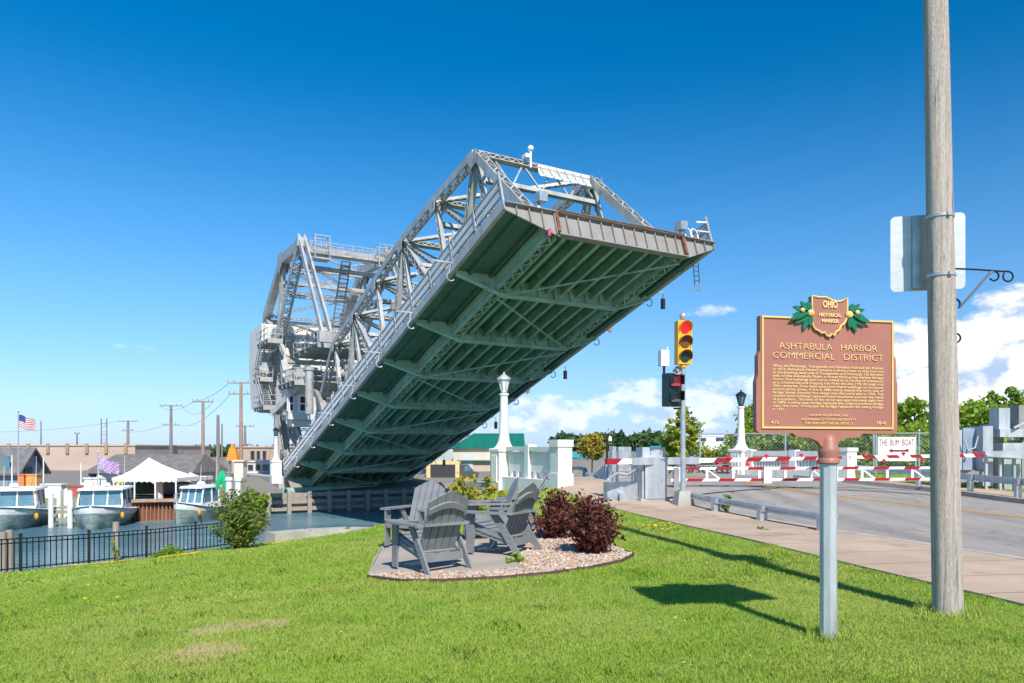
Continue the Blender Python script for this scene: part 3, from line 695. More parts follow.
mb = MB(); mb.tube(Tw(-3.4, 1.2, 5.4), Tw(-3.4, 1.2, 9.0), .34, n=16); mb.tube(Tw(-3.4, 1.2, 9.0), Tw(-3.4, 1.2, 9.3), .42, n=16); bp(mb, 'buffer_cylinder')
# inclined girder left of the cabin (cylindrical strut)
mb = MB(); mb.bar(Tw(3.2, -.3, 5.7), Tw(-.2, 1.6, 8.3), .5, .5, up); bp(mb, 'inclined_girder')
mb = MB()
mb.bar(Tw(2.9, -.1, -.5), Tw(2.9, -.1, 6.0), .35, .35, e2); mb.bar(Tw(2.9, 1.2, -.5), Tw(5.0, .8, 5.6), .35, .6, e2)
mb.bar(Tw(2.9, 1.4, 5.4), Tw(.2, 2.4, .4), .25, .4, up); mb.bar(Tw(5, .8, 5.6), Tw(1.0, .2, 5.6), .3, .3)
bp(mb, 'support_column', steel_d)
# operator cabin
M = Matrix((e2, hh, up)).transposed()
mb = MB(); mb.box(Tw(2.2, 1.75, 6.35), (2.5, 2.6, 2.5), M=M); mb.box(Tw(2.2, 1.75, 7.66), (2.8, 3.0, .16), M=M)
mb.box(Tw(2.2, 1.75, 4.8), (1.7, 1.9, .62), M=M)
cb = bp(mb, 'operator_cabin', mat('cabin_panel', (.6, .61, .62), .6, 0, .08, 1), smooth=False)
for a, ww, fx in ((.87, 1.9, 0), (.87, .75, 0)):
    mb = MB(); mb.box(Tw(a, ww, 6.5), (1.15 if ww > 1 else .4, .05, 1.6), M=M); fr = bp(mb, 'window', white, parent=cb)
    mb = MB()
    for dz in (-.38, .38): mb.box(Tw(a - .03, ww, 6.5 + dz * .9), (.74 if ww > 1 else .24, .03, .55), M=M)
    bp(mb, 'pane', mat('dark_red_glass', (.12, .02, .02), .15), parent=fr)
for a in (1.6, 2.9):
    mb = MB(); mb.box(Tw(a, .48, 6.5), (.05, .8, 1.3), M=M); fr = bp(mb, 'window', white, parent=cb)
    mb = MB(); mb.box(Tw(a, .44, 6.5), (.03, .6, 1.05), M=M); bp(mb, 'pane', glass, parent=fr)

# hinge abutment and pier
ab = thing('bridge_pier', 'weathered concrete and timber pier with green ledges under the raised bridge', 'pier', (HL.x, HL.y, WATER_Z))
def abp(mb, n, m): return mb.build(n, m, ab, world=True)
mb = MB(); mb.hexa([Tw(1.2, .5, -4.2), Tw(1.2, 11.5, -4.2), Tw(13, 11.5, -4.2), Tw(13, .5, -4.2), Tw(1.2, .5, -.8), Tw(1.2, 11.5, -.8), Tw(13, 11.5, -.8), Tw(13, .5, -.8)]); abp(mb, 'abutment', conc_old)
mb = MB(); zt = HL.z
for i, z in enumerate((-1.0, -2.0)): mb.bar(Tw(-1.5, -.6, z), Tw(-1.5, 12.8, z), .5, .45)
for ww in np.linspace(-.4, 12.6, 8): mb.bar(Tw(-1.5, ww, -.8), Tw(-1.5, ww, -2.6), .35, .3, e2)
abp(mb, 'girder', green_pale)
mb = MB(); base = WATER_Z - HL.z
mb.hexa([Tw(-5.2, -3.8, base - .6), Tw(-5.2, 15, base - .6), Tw(1.1, 15, base - .6), Tw(1.1, -3.8, base - .6), Tw(-5.2, -3.8, base + 1.0), Tw(-5.2, 15, base + 1.0), Tw(1.1, 15, base + 1.0), Tw(1.1, -3.8, base + 1.0)])
abp(mb, 'footing', conc_old)
mb = MB()
for dz in (.35, .9, 1.45): mb.bar(Tw(-5.4, -4.2, base + dz), Tw(-5.4, 15.5, base + dz), .32, .3)
for ww in np.arange(-4.2, 15.5, 1.6): mb.bar(Tw(-5.75, ww, base - .5), Tw(-5.75, ww, base + 1.7), .3, .3, e2)
abp(mb, 'timber_fender', wood)
mb = MB(); q = Tw(-1.8, 7.3, -1.55); mb.box(q, (.9, .05, .7), R(30)); abp(mb, 'notice_board', white)
mb = MB(); mb.hexa([Tw(1.0, -.3, -1.1), Tw(1.0, 12, -1.1), Tw(30, 12, -1.6), Tw(30, -.3, -1.6), Tw(1.0, -.3, .0), Tw(1.0, 12, .0), Tw(30, 12, -.3), Tw(30, -.3, -.3)])
kind(mb.build('road_approach', conc), 'structure')
# near abutment under the walkway end
mb = MB()
c1, c2 = Vector((-.75, 25.4, 0)), Vector((12.4, 33.2, 0)); n2 = Vector((-.5, .866, 0))
mb.hexa([Vector((c1.x, c1.y, -4.5)), Vector((c2.x, c2.y, -4.5)), Vector((c2.x, c2.y, -4.5)) + n2 * 3, Vector((c1.x, c1.y, -4.5)) + n2 * 3, Vector((c1.x, c1.y, .36)), Vector((c2.x, c2.y, .36)), Vector((c2.x, c2.y, .36)) + n2 * 3, Vector((c1.x, c1.y, .36)) + n2 * 3])
tag(mb.build('bridge_abutment', conc_old, loc=(6, 30, -3.5)), 'low concrete abutment wall at the near end of the road', 'abutment')

#PART2
def gp(u, v, dz=0): p = px(u, v); return Vector((p.x, p.y, p.z + dz))
bd = Vector((-.437, .899, 0)).normalized()          # walkway wall direction
# ------------------------------------------------------------------ concrete lamp pylons
lampglass = mat('lamp_glass', (.75, .76, .74), .15, 0, .05, 2)
def pylon(loc, s, label, rz, cap=None, dark=False, low=-1.0):
    t = thing('lamp_pylon', label, 'lamp post', loc, rz, 'white concrete lamp pylons at the bridge ends')
    mb = MB(); hw = .36 * s
    mb.lathe([(hw * 1.08, low), (hw * 1.08, .30 * s), (hw, .33 * s), (hw, 1.32 * s), (hw * 1.12, 1.35 * s), (hw * 1.12, 1.43 * s), (hw * .95, 1.46 * s)], n=4, square=True)
    for sx_ in (-1, 1):
        for k in (-.5, 0, .5): mb.box((k * hw * .9, sx_ * (hw + .02), .8 * s), (.09 * s, .04, .95 * s)); mb.box((sx_ * (hw + .02), k * hw * .9, .8 * s), (.04, .09 * s, .95 * s))
    mb.build('pedestal', whitec, t)
    mb = MB(); mb.lathe([(.37 * s, 1.46 * s), (.27 * s, 1.56 * s), (.205 * s, 1.72 * s), (.175 * s, 1.95 * s), (.15 * s, 2.6 * s), (.135 * s, 3.28 * s), (.17 * s, 3.3 * s), (.17 * s, 3.36 * s)], n=8, rz=R(22.5)); mb.build('shaft', whitec, t, ang=50)
    m_ = black if dark else galv_l
    mb = MB(); mb.lathe([(.09 * s, 3.36 * s), (.12 * s, 3.42 * s), (.10 * s, 3.47 * s)], n=8)
    mb.lathe([(.25 * s, 3.84 * s), (.24 * s, 3.89 * s), (.1 * s, 4.0 * s), (.04 * s, 4.03 * s), (.03 * s, 4.1 * s), (.001, 4.12 * s)], n=8)
    for k in range(8): a = k * math.pi / 4; mb.bar((.115 * s * math.cos(a), .115 * s * math.sin(a), 3.46 * s), (.21 * s * math.cos(a), .21 * s * math.sin(a), 3.85 * s), .02, .02)
    lt = mb.build('lantern', m_, t)
    mb = MB(); mb.lathe([(.105 * s, 3.47 * s), (.2 * s, 3.84 * s)], n=8); mb.build('lantern_glass', lampglass if not dark else glass_b, lt)
    return t
zp = EYE - (447 - HY) / F0 * 24.7 - 1.46
pylon((-.27, 24.7, zp), .97, 'white concrete lamp pylon in front of the green underside of the bridge', R(26), low=-1.3)
d2 = 31.8; zp2 = EYE - (449 - HY) / F0 * d2 - 1.46 * .97
pylon(((741 - 512) / F0 * d2, d2, zp2), .97, 'white concrete lamp pylon with black lantern behind the striped gates', R(30), dark=True)
d3 = 56; zp3 = EYE - (460 - HY) / F0 * d3 - 1.46 * 1.05
pylon(((276 - 512) / F0 * d3, d3, zp3 + .05), .98, 'far white lamp pylon at the lower end of the raised bridge', R(30), dark=True, low=-.3)

# walkway parapet
p0 = Vector((1.42, 21.2, 0)); p1 = Vector((-.27, 24.7, 0)); pd = (p1 - p0).normalized(); pn = Vector((-pd.y, pd.x, 0)); zt = EYE - (445 - HY) / F0 * 21.2
pa = thing('parapet_wall', 'short white concrete parapet with open panels beside the lamp pylon', 'parapet', (p0.x, p0.y, G(p0.x, p0.y)))
rz_ = math.atan2(pd.y, pd.x)
mb = MB(); zb = G(p0.x, p0.y) - .3
mb.box((p0.x, p0.y, (zb + zt) / 2), (.46, .46, zt - zb), rz_); mb.box((p0.x, p0.y, zt + .05), (.52, .52, .2), rz_); mb.box((p0.x, p0.y, .62), (.52, .52, .42), rz_)
mb.build('end_post', whitec, pa, world=True)
Lp = (p1 - p0).length
mb = MB()
q0 = p0 + pd * .22; q1 = p1 - pd * .38
mb.bar(q0 + Vector((0, 0, zt - .13)), q1 + Vector((0, 0, zt - .10)), .26, .14); mb.bar(q0 + Vector((0, 0, .40)), q1 + Vector((0, 0, .40)), .5, .45); 
mb.build('rail', whitec, pa, world=True)
mb = MB(); c_ = p0.lerp(p1, .5); mb.box((c_.x, c_.y, (zt + .6) / 2), (.26, .3, zt - .55), rz_); mb.build('middle_post', whitec, pa, world=True)
for f0, f1 in ((.08, .455), (.545, .87)):
    a, b2 = p0.lerp(p1, f0), p0.lerp(p1, f1); mb = MB(); zc = (zt - .2 + .82) / 2; hh_ = zt - .2 - .82
    mb.bar(a + Vector((0, 0, zc)), b2 + Vector((0, 0, zc)), .12, hh_); mb.bar(a + Vector((0, 0, zt - .3)), b2 + Vector((0, 0, zt - .3)), .17, .06)
    for f in (.15, .5, .85): q = a.lerp(b2, f); mb.box((q.x, q.y, .72), (.16, .14, .22), rz_)
    mb.build('panel', whitec, pa, world=True)
# far side balustrade
bal = thing('balustrade', 'white picket balustrade running from the black lantern pylon to a square end block', 'balustrade', (10, 31.6, .3))
a = Vector((10.15, 31.35, 0)); b2 = Vector((12.45, 27.4, 0)); zr = EYE - (451.5 - HY) / F0 * 30
mb = MB(); mb.bar(a + Vector((0, 0, zr - .08)), b2 + Vector((0, 0, zr - .08)), .25, .2); mb.bar(a + Vector((0, 0, .55)), b2 + Vector((0, 0, .55)), .3, .3); mb.build('rail', whitec, bal, world=True)
mb = MB()
for i in range(30): q = a.lerp(b2, (i + .5) / 30); mb.box((q.x, q.y, (zr + .5) / 2), (.07, .07, zr - .55), R(30))
mb.build('pickets', whitec, bal, world=True)
for f in (.5, .02): q = a.lerp(b2, f); mb = MB(); mb.box((q.x, q.y, (zr + .4) / 2 + .02), (.3, .3, zr - .3), R(30)); mb.build('middle_post', whitec, bal, world=True)
mb = MB(); q = b2; mb.box((q.x, q.y, (zr + .2) / 2 + .04), (.55, .55, zr - .1), R(30)); mb.box((q.x, q.y, zr + .08), (.62, .62, .14), R(30)); mb.build('end_block', whitec, bal, world=True)

# ------------------------------------------------------------------ guardrails
def guardrail(P, hgt, label, spacing=1.25, pw=.16, beam=.2, loff=0, grp=None):
    P = resample(P, 40); L = sum((P[i + 1] - P[i]).length for i in range(39)); n = max(2, round(L / spacing))
    t = thing('guardrail', label, 'guardrail', (P[0].x, P[0].y, G(P[0].x, P[0].y)), 0, grp)
    def at(s):
        for i in range(39):
            l = (P[i + 1] - P[i]).length
            if s <= l or i == 38: return P[i].lerp(P[i + 1], min(1, s / l)), (P[i + 1] - P[i]).normalized()
            s -= l
    mb = MB(); N = 30; pr = []
    for i in range(N): q, d = at(L * i / (N - 1)); pr.append(q + Vector((0, 0, G(q.x, q.y) + hgt)))
    for i in range(N - 1):
        mb.bar(pr[i], pr[i + 1], .05, beam); mb.bar(pr[i], pr[i + 1], .11, .035, off=(0, beam / 2 - .02)); mb.bar(pr[i], pr[i + 1], .11, .035, off=(0, -beam / 2 + .02))
    mb.build('rail', galv, t, world=True)
    for i in range(n + 1):
        q, d = at(L * (i + .15) / (n + .3)); z = G(q.x, q.y); mb = MB(); s_ = Vector((-d.y, d.x, 0))
        mb.bar(Vector((q.x, q.y, z - .2)) + s_ * .06, Vector((q.x, q.y, z + hgt)) + s_ * .06, pw, pw * .7, d)
        mb.box((q.x + s_.x * .06, q.y + s_.y * .06, z + hgt), (pw * 1.1, pw * .9, beam * .8), math.atan2(d.y, d.x)); mb.build('post', galv, t, world=True)
    return t
guardrail([gp(836, 534), gp(780, 524.5), gp(740, 516.5), gp(708, 510.5), gp(680, 503)], .25, 'low galvanised guardrail between the sidewalk and the road', 1.5, beam=.13)
guardrail([gp(640, 484), gp(612, 479), gp(588, 476), gp(570, 475)] , .42, 'galvanised guardrail running behind the gate cabinet towards the bridge', 1.5)
gf = [offs(kerbF, .5)[i] for i in (1, 2, 3, 4, 5)]
guardrail(gf, .48, 'grey guardrail on short posts along the far kerb', 2.0)

# ------------------------------------------------------------------ barrier gates
def stripebar(a, b2, w_, h, n, par, name='arm', taper=.7, m=(white, redp), slant=.6):
    a = Vector(a); b2 = Vector(b2); d = (b2 - a); L = d.length; d.normalize(); sd = d.cross(Vector((0, 0, 1))).normalized(); u = sd.cross(d)
    mb = MB(); N = n * 2
    def sec(s, hs): f = 1 - (1 - taper) * s / L; return (w_ * f / 2, h * f / 2 * hs)
    for i in range(N):
        s0, s1 = L * i / N, L * (i + 1) / N; mb.cur = i % 2; pts = []
        for s, cut0 in ((s0, i > 0), (s1, i < N - 1)):
            for (x, z) in ((-1, -1), (1, -1), (1, 1), (-1, 1)):
                ww, hz = sec(s, 1); sh = slant * h * z * (1 if cut0 else 0); pts.append(a + d * (s + sh) + sd * x * ww + u * z * hz)
        mb.poly(pts, [(0, 1, 5, 4), (1, 2, 6, 5), (2, 3, 7, 6), (3, 0, 4, 7)] + ([(3, 2, 1, 0)] if i == 0 else []) + ([(4, 5, 6, 7)] if i == N - 1 else []))
    return mb.build(name, list(m), par, world=True)
Lg = gp(647, 501); zg = Lg.z; Rg = Vector((16.6, 25.0, G(16.6, 25))); az_ = EYE - .26
gl = thing('barrier_gate', 'left road gate with silver cabinet and red and white arm', 'gate', Lg, 0, 'road barrier gates')
ad = (Vector((Rg.x, Rg.y, 0)) - Vector((Lg.x, Lg.y, 0))).normalized(); ga = math.atan2(ad.y, ad.x)
def lb(mb, n, m, par=gl): return mb.build(n, m, par, world=True)
mb = MB(); M = Matrix.Rotation(R(12), 3, 'Z')
mb.box(Lg + Vector((.08, .05, .5)), (.62, .55, 1.0), M=M); mb.box(Lg + Vector((.08, .05, 1.02)), (.68, .6, .05), M=M); mb.box(Lg + Vector((.08, .05, .03)), (.72, .64, .08), M=M)
mb.box(Lg + Vector((.10, .07, 1.15)), (.58, .4, .26), M=M); lb(mb, 'cabinet', galv_l)
mb = MB(); mb.box(Lg + M @ Vector((.08, -.30, .5)), (.5, .012, .86), M=M); mb.box(Lg + M @ Vector((.26, -.31, .52)), (.03, .03, .1), M=M); lb(mb, 'cabinet_door', galv_l)
mb = MB(); mb.box(Lg + Vector((-.52, .15, 1.0)), (.32, .1, .58), .2); mb.box(Lg + Vector((-.78, .3, 1.0)), (.1, .25, .6), .2); mb.bar(Lg + Vector((-1.0, -.05, .22)), Lg + Vector((-.25, .1, .22)), .3, .46); mb.box(Lg + Vector((-.62, -.2, .1)), (.14, .14, .22))
mb.path([Lg + Vector((-.95, 0, .5)), Lg + Vector((-.7, 0, .66)), Lg + Vector((-.45, 0, .62)), Lg + Vector((-.25, 0, .75))], .035, 6); lb(mb, 'counterweight_frame', galv)
a0 = Vector((Lg.x, Lg.y, az_)) + Vector((0, -.28, 0))
a_in = a0 - ad * 1.2
mb = MB(); mb.bar(a0 - ad * .55, a0 + ad * 1.5, .14, .17); lb(mb, 'arm_bracket', galv_l)
stripebar(a0 - ad * 1.25, a0 - ad * .55, .1, .13, 1, gl, taper=1, name='arm_tail', m=(redp, white))
mid = Vector((9.55, 21.3, az_ - .04))
stripebar(a0 + ad * 1.5, Vector((mid.x, mid.y, az_ + .04)), .08, .115, 5, gl, taper=.75)
red_l = mat('red_lens', (.45, .02, .03), .25, emit=(.8, .02, .03, .25))
def arm_lamps(a, b2, n, par, sg=1):
    for i in range(n):
        q = Vector(a).lerp(Vector(b2), (i + .5) / n); z = .1 if i % 2 == 0 else -.12
        mb = MB(); mb.tube(q + Vector((-.0, -.05, z)), q + Vector((0, .05, z)), .04, n=10); mb.box(q + Vector((0, .0, z * .7)), (.04, .03, .08)); mb.build('arm_lamp', red_l, par, world=True)
arm_lamps(a0 + ad * 2.2, (mid.x, mid.y, az_ + .03), 7, gl)
gr_ = thing('barrier_gate', 'right road gate with blue-grey machinery boxes and red and white arm', 'gate', Rg, 0, 'road barrier gates')
def rb(mb, n, m): return mb.build(n, m, gr_, world=True)
def pb(u0, u1, v0, v1, d, th, n, m, rz=0.0, top=False):
    a, b2 = ray(u0, v0, d), ray(u1, v1, d); mb = MB(); mb.box(((a.x + b2.x) / 2, d + th / 2, (a.z + b2.z) / 2), (abs(b2.x - a.x), th, abs(a.z - b2.z)), rz); return rb(mb, n, m)
pb(946, 962, 430, 484, 25, .7, 'cabinet', galv_l); pb(963, 981, 428, 478, 25.2, .9, 'cabinet', mat('blue_grey_panel', (.3, .38, .46), .5, .2, .2, 3))
pb(983, 993, 426, 486, 24.8, 1.0, 'cabinet', galv_l); pb(994, 1004, 424, 490, 25.4, .8, 'housing', steel); pb(999, 1010, 408, 430, 25, .5, 'housing', galv_l)
pb(1000, 1034, 429, 437, 24.7, .6, 'housing', galv_l); pb(1003, 1030, 443, 453, 24.8, .5, 'housing', galv_l); pb(1019, 1032, 405, 432, 25.2, .5, 'housing', steel_d); pb(1004, 1021, 459, 491, 24.9, .7, 'housing', galv_l)
pb(1022, 1040, 440, 490, 25.5, .7, 'housing', steel_d); pb(958, 984, 470, 482, 24.7, .5, 'base_box', steel_d)
mb = MB(); q = ray(984, 455, 24.4); q2 = ray(1034, 453.5, 24.4); mb.bar(q, q2, .16, .24); mb.bar(q - Vector((0, 0, .02)), q2 - Vector((0, 0, .18)), .3, .05)
for u in (986, 1000, 1014): p = ray(u, 456, 24.5); mb.bar(p, (p.x, p.y, Rg.z - .1), .08, .08, (0, 1, 0))
mb.path([ray(965, 440, 24.8), ray(968, 450, 24.8), ray(975, 448, 24.8), ray(978, 436, 24.8)], .03, 6); mb.bar(ray(1014, 428, 24.6), ray(1026, 421, 24.6), .06, .06); rb(mb, 'arm_bracket', galv_l)
ra = ray(983, 455.3, 24.35)
stripebar(ra, Vector((mid.x + .3, mid.y + .1, az_ + .05)), .08, .115, 6, gr_, taper=.75, m=(redp, white))
arm_lamps(ra, (mid.x + .4, mid.y + .1, az_ + .04), 7, gr_)
# second, double-railed resistance gate
sg_ = thing('resistance_gate', 'double-railed red and white gate with short white uprights across the road', 'gate', (4.4, 20.6, G(4.4, 20.6)))
za, zb_ = EYE - (468.3 - HY) / F0 * 20.8, EYE - (479.8 - HY) / F0 * 20.8
A2, B2 = Vector((4.35, 20.6, 0)), Vector((12.75, 21.4, 0))
stripebar(A2 + Vector((0, 0, za)), B2 + Vector((0, 0, za)), .07, .075, 9, sg_, 'upper_rail', 1, slant=.4); stripebar(A2 + Vector((.1, 0, zb_)), B2 + Vector((0, 0, zb_)), .07, .075, 9, sg_, 'lower_rail', 1, slant=.4)
for i in range(11):
    q = A2.lerp(B2, (i + .5) / 11); q2 = A2.lerp(B2, (i + 1.0) / 11); mb = MB(); mb.bar((q.x, q.y, zb_), (q.x, q.y, za), .07, .05, (0, 1, 0)); mb.build('upright', white, sg_, world=True)
    if i % 4 in (1, 3): mb = MB(); mb.bar((q.x, q.y + .02, za - .02), (q2.x, q2.y + .02, zb_ + .03), .04, .05, (0, 1, 0)); mb.build('brace', white, sg_, world=True)
q = A2.lerp(B2, .345); mb = MB(); mb.box((q.x, q.y - .02, (za + zb_) / 2 - .04), (.22, .13, za - zb_ + .12)); mb.build('latch_box', white, sg_, world=True)
for e in (.03, .985):
    q = A2.lerp(B2, e); mb = MB(); mb.box((q.x, q.y, (G(q.x, q.y) - .1 + za) / 2), (.14, .14, za - G(q.x, q.y) + .15)); mb.build('support_post', steel_d, sg_, world=True)

# ------------------------------------------------------------------ traffic signal
sp_ = gp(683, 506)
ts = thing('traffic_signal', 'yellow traffic signal showing red on a silver pole by the gate', 'traffic light', sp_)
dS = sp_.y
def SZ(v): return EYE - (v - HY) / F0 * dS - sp_.z
mb = MB(); mb.lathe([(.20, -.1), (.20, .04), (.13, .34)], n=4, square=True, rz=.15); mb.build('concrete_base', conc, ts)
mb = MB(); mb.lathe([(.075, .3), (.062, .45), (.058, 1.5), (.055, SZ(364))], n=14); mb.build('pole', galv, ts)
yel_s = mat('signal_yellow', (.85, .42, .02), .4, 0, .05, 4)
mb = MB(); hz0, hz1 = SZ(364.5), SZ(321.5); hh_ = (hz1 - hz0); rzs = R(12)
Ms = Matrix.Rotation(rzs, 3, 'Z')
mb.box((0, 0, (hz0 + hz1) / 2), (.33, .2, hh_), rzs); mb.box(Ms @ Vector((0, .1, (hz0 + hz1) / 2)), (.24, .05, hh_ * .9), rzs); mb.tube((0, 0, hz0 - .07), (0, 0, hz0), .08)
hd_ = mb.build('signal_head', yel_s, ts)
Ms = Matrix.Rotation(R(12), 3, 'Z')
for i, (cc, em) in enumerate((((.6, .01, .01), .9), ((.18, .06, .015), 0), ((.02, .04, .03), 0))):
    zc = hz1 - hh_ * (i + .5) / 3
    mb = MB(); c0 = Ms @ Vector((0, -.1, zc)); f_ = Ms @ Vector((0, -1, 0)); mb.tube(c0, c0 + f_ * .02, .13, .12, 18)
    mb.build('lens', mat('signal_lens_' + ('red', 'amber', 'green')[i], cc, .25, emit=(*cc, em) if em else None), hd_)
    mb = MB(); n = 14; pts = []
    for rr, ln in ((.15, 0), (.15, .15)):
        for k in range(n + 1):
            a_ = math.pi * (-.12 + 1.24 * k / n); top_ = (.5 + .5 * math.sin(a_)); p = Ms @ Vector((rr * math.cos(a_), -(.1 + ln * (.25 + .75 * top_)), 0)); pts.append(p + Vector((0, 0, zc + rr * math.sin(a_))))
    inn = [Vector((p.x * .93, p.y * .93, zc + (p.z - zc) * .93)) for p in pts]
    k_ = n + 1; allp = pts + inn; fs = [(i2, i2 + 1, k_ + i2 + 1, k_ + i2) for i2 in range(n)] + [(2 * k_ + k_ + i2, 2 * k_ + k_ + i2 + 1, 2 * k_ + i2 + 1, 2 * k_ + i2) for i2 in range(n)] + [(k_ + i2, k_ + i2 + 1, 3 * k_ + i2 + 1, 3 * k_ + i2) for i2 in range(n)]
    mb.poly(allp, fs); mb.build('visor', [yel_s if i < 1 else yel_s, ][0] if i == 0 else mat('visor_dark', (.3, .15, .02), .5), hd_)
mb = MB(); mb.tube((0, 0, hz1), (0, 0, hz1 + .06), .03); mb.ball((0, 0, hz1 + .12), .085); mb.build('beacon', galv, ts)
ux = lambda u: (u - 683) / F0 * dS
mb = MB(); mb.box((ux(672), .05, (SZ(373) + SZ(407)) / 2), (.36, .24, SZ(374) - SZ(407)), .5)
h2 = mb.build('pedestrian_signal_head', mat('dark_green_housing', (.02, .05, .05), .4, 0, .2, 5), ts)
M5 = Matrix.Rotation(.25, 3, 'Z')
for i in range(2):
    zc = SZ(373) - (SZ(374) - SZ(407)) * (.27 + .48 * i); mb = MB(); c_ = Vector((ux(673), -.03, zc)); mb.box(c_ + M5 @ Vector((0, -.12, 0)), (.22, .03, .2), .25)
    mb.build('lens', mat('dim_red', (.35, .04, .05), .3, emit=(.5, .03, .04, .3)) if i == 0 else mat('dim_lens', (.08, .12, .11), .2), h2)
    mb = MB(); c2 = c_ + M5 @ Vector((0, -.2, 0)); mb.box(c2 + Vector((0, 0, .13)), (.27, .18, .015), .25); mb.box(c2 + M5 @ Vector((-.13, 0, .03)), (.015, .17, .2), .25); mb.box(c2 + M5 @ Vector((.13, 0, .03)), (.015, .17, .2), .25); mb.build('visor', black, h2)
mb = MB(); mb.bar((ux(674), .05, SZ(408.5)), (0, 0, SZ(408.5)), .04, .04); mb.bar((ux(674), .05, SZ(371)), (0, 0, SZ(371)), .04, .04); mb.tube((ux(664.5), .05, SZ(374)), (ux(664.5), .05, SZ(366)), .03); mb.build('bracket', black, ts)
mb = MB(); mb.box((ux(664), .05, SZ(358)), (.2, .16, SZ(350) - SZ(366)), .3); mb.tube((ux(668), .05, SZ(350)), (ux(668), .05, SZ(346)), .012); mb.build('control_box', white, ts)
mb = MB(); c_ = Vector((ux(675), -.1, SZ(370.5))); mb.tube(c_ + Vector((0, .18, 0)), c_, .04, .05, 12); mb.tube(c_, c_ + Vector((.02, -.13, -.02)), .04, .1, 16, cap=False); mb.tube(c_ + Vector((.01, -.05, 0)), c_ + Vector((.02, -.12, -.02)), .025, .035, 10); mb.build('horn_speaker', galv_l, ts)

# ------------------------------------------------------------------ wooden utility pole
pb_ = gp(948, 615); hP = 9.5; lean = Vector((-.105 / 5.2, 0, 1))
up_ = thing('utility_pole', 'weathered grey wooden utility pole standing in the foreground grass', 'utility pole', pb_)
mb = MB(); N = 24; nn = 28; vs = []; fs = []
for i in range(N + 1):
    z = -.3 + (hP + .3) * i / N; r = .124 - .0045 * z; c_ = Vector((lean.x * z, 0, z))
    for k in range(nn):
        a_ = 2 * math.pi * k / nn; rr = r * (1 + .012 * math.sin(5 * a_ + .3 * z) + .008 * rnd.uniform(-1, 1)); vs.append(c_ + Vector((rr * math.cos(a_), rr * math.sin(a_), 0)))
for i in range(N):
    for k in range(nn): fs.append((i * nn + k, i * nn + (k + 1) % nn, (i + 1) * nn + (k + 1) % nn, (i + 1) * nn + k))
fs.append(tuple(N * nn + k for k in range(nn))); mb.poly(vs, fs); mb.build('shaft', polewood, up_, ang=60)
dP = pb_.y
def PZ(v, d=None): d = d or dP; return EYE - (v - HY) / F0 * d - pb_.z
for v in (217.5, 276):
    z = PZ(v); mb = MB(); c_ = Vector((lean.x * z, 0, z)); r = .126 - .0045 * z
    mb.tube(c_ - Vector((0, 0, .012)), c_ + Vector((0, 0, .012)), r + .006, n=28); mb.box(c_ + Vector((.01, -r - .012, 0)), (.03, .02, .03)); mb.build('steel_band', galv, up_)
bx = lambda u, d: (u - 512) / F0 * d - pb_.x
dI = dP + .0
mb = MB(); zt_ = PZ(272); ps = [Vector((bx(938, dP), 0, PZ(268))), Vector((bx(975, dP), 0, PZ(269.5))), Vector((bx(1004, dP), 0, PZ(271.5)))]
def curl(c, r, a0, a1, n=12): return [Vector((c[0] + r * math.cos(a), 0, c[1] + r * math.sin(a))) for a in np.linspace(a0, a1, n)]
k1 = (bx(1008, dP), PZ(276.5)); mb.path(ps + curl(k1, .045, 1.7, -3.9), .008, 6)
k2 = (bx(994, dP), PZ(276)); mb.path(curl(k2, .042, 2.6, -2.6) , .008, 6)
mb.path([Vector((bx(990, dP), 0, PZ(272.5))), Vector((bx(975, dP), 0, PZ(290))), Vector((bx(959, dP), 0, PZ(308)))] + curl((bx(955, dP), PZ(304)), .045, -.9, 2.4), .009, 6)
mb.path(curl((bx(956, dP), PZ(338)), .04, -2.4, 2.6) , .009, 6)
mb.build('scroll_bracket', black, up_)
# sign strapped behind the pole
sc_ = Vector(((927.5 - 512) / F0 * (dP + .22), dP + .22, EYE - (252.5 - HY) / F0 * (dP + .22)))
ss = thing('road_sign', 'blank grey back of a road sign strapped behind the wooden pole', 'sign', sc_, R(-14))
def rrect(w_, h, r, n=5):
    pts = []
    for cx_, cy_, a0 in ((w_ / 2 - r, h / 2 - r, 0), (-w_ / 2 + r, h / 2 - r, 90), (-w_ / 2 + r, -h / 2 + r, 180), (w_ / 2 - r, -h / 2 + r, 270)):
        for k in range(n + 1): a_ = R(a0 + 90 * k / n); pts.append(Vector((cx_ + r * math.cos(a_), 0, cy_ + r * math.sin(a_))))
    return pts
mb = MB(); mb.prism(rrect(.625, .70, .045), (0, .004, 0)); mb.build('sign_panel', mat('aluminium', (.62, .63, .62), .42, .45, .08, 4, streak=(1, 1, 4)), ss)
mb = MB(); mb.box((-.1, -.03, 0), (.07, .05, .66)); mb.box((.1, -.03, -.27), (.2, .04, .04)); mb.build('mounting_channel', galv, ss)

# ------------------------------------------------------------------ historical marker
mbp = gp(828.5, 641)
dM = mbp.y; MW, MH = 1.15, .885
hm = thing('historical_marker', 'brown and gold historical marker on a grey post in the grass', 'historical marker', mbp, R(12))
def HZ(v): return EYE - (v - HY) / F0 * dM - mbp.z
zl, zu = HZ(433.5), HZ(319); MH = zu - zl; zc = (zl + zu) / 2
mb = MB(); mb.lathe([(.064, -.2), (.064, HZ(462))], n=8, rz=R(22.5)); mb.build('post', galv_l, hm)
mb = MB(); mb.lathe([(.068, HZ(464)), (.08, HZ(463)), (.08, HZ(459)), (.072, HZ(458)), (.078, HZ(452)), (.078, HZ(449)), (.068, HZ(447)), (.066, HZ(440)), (.045, HZ(436)), (.02, zl - .0)], n=20, c=(0, 0, 0)); mb.build('socket', brownm, hm, ang=50)
r_ = .035; hw = MW / 2; TH = .05
out = []
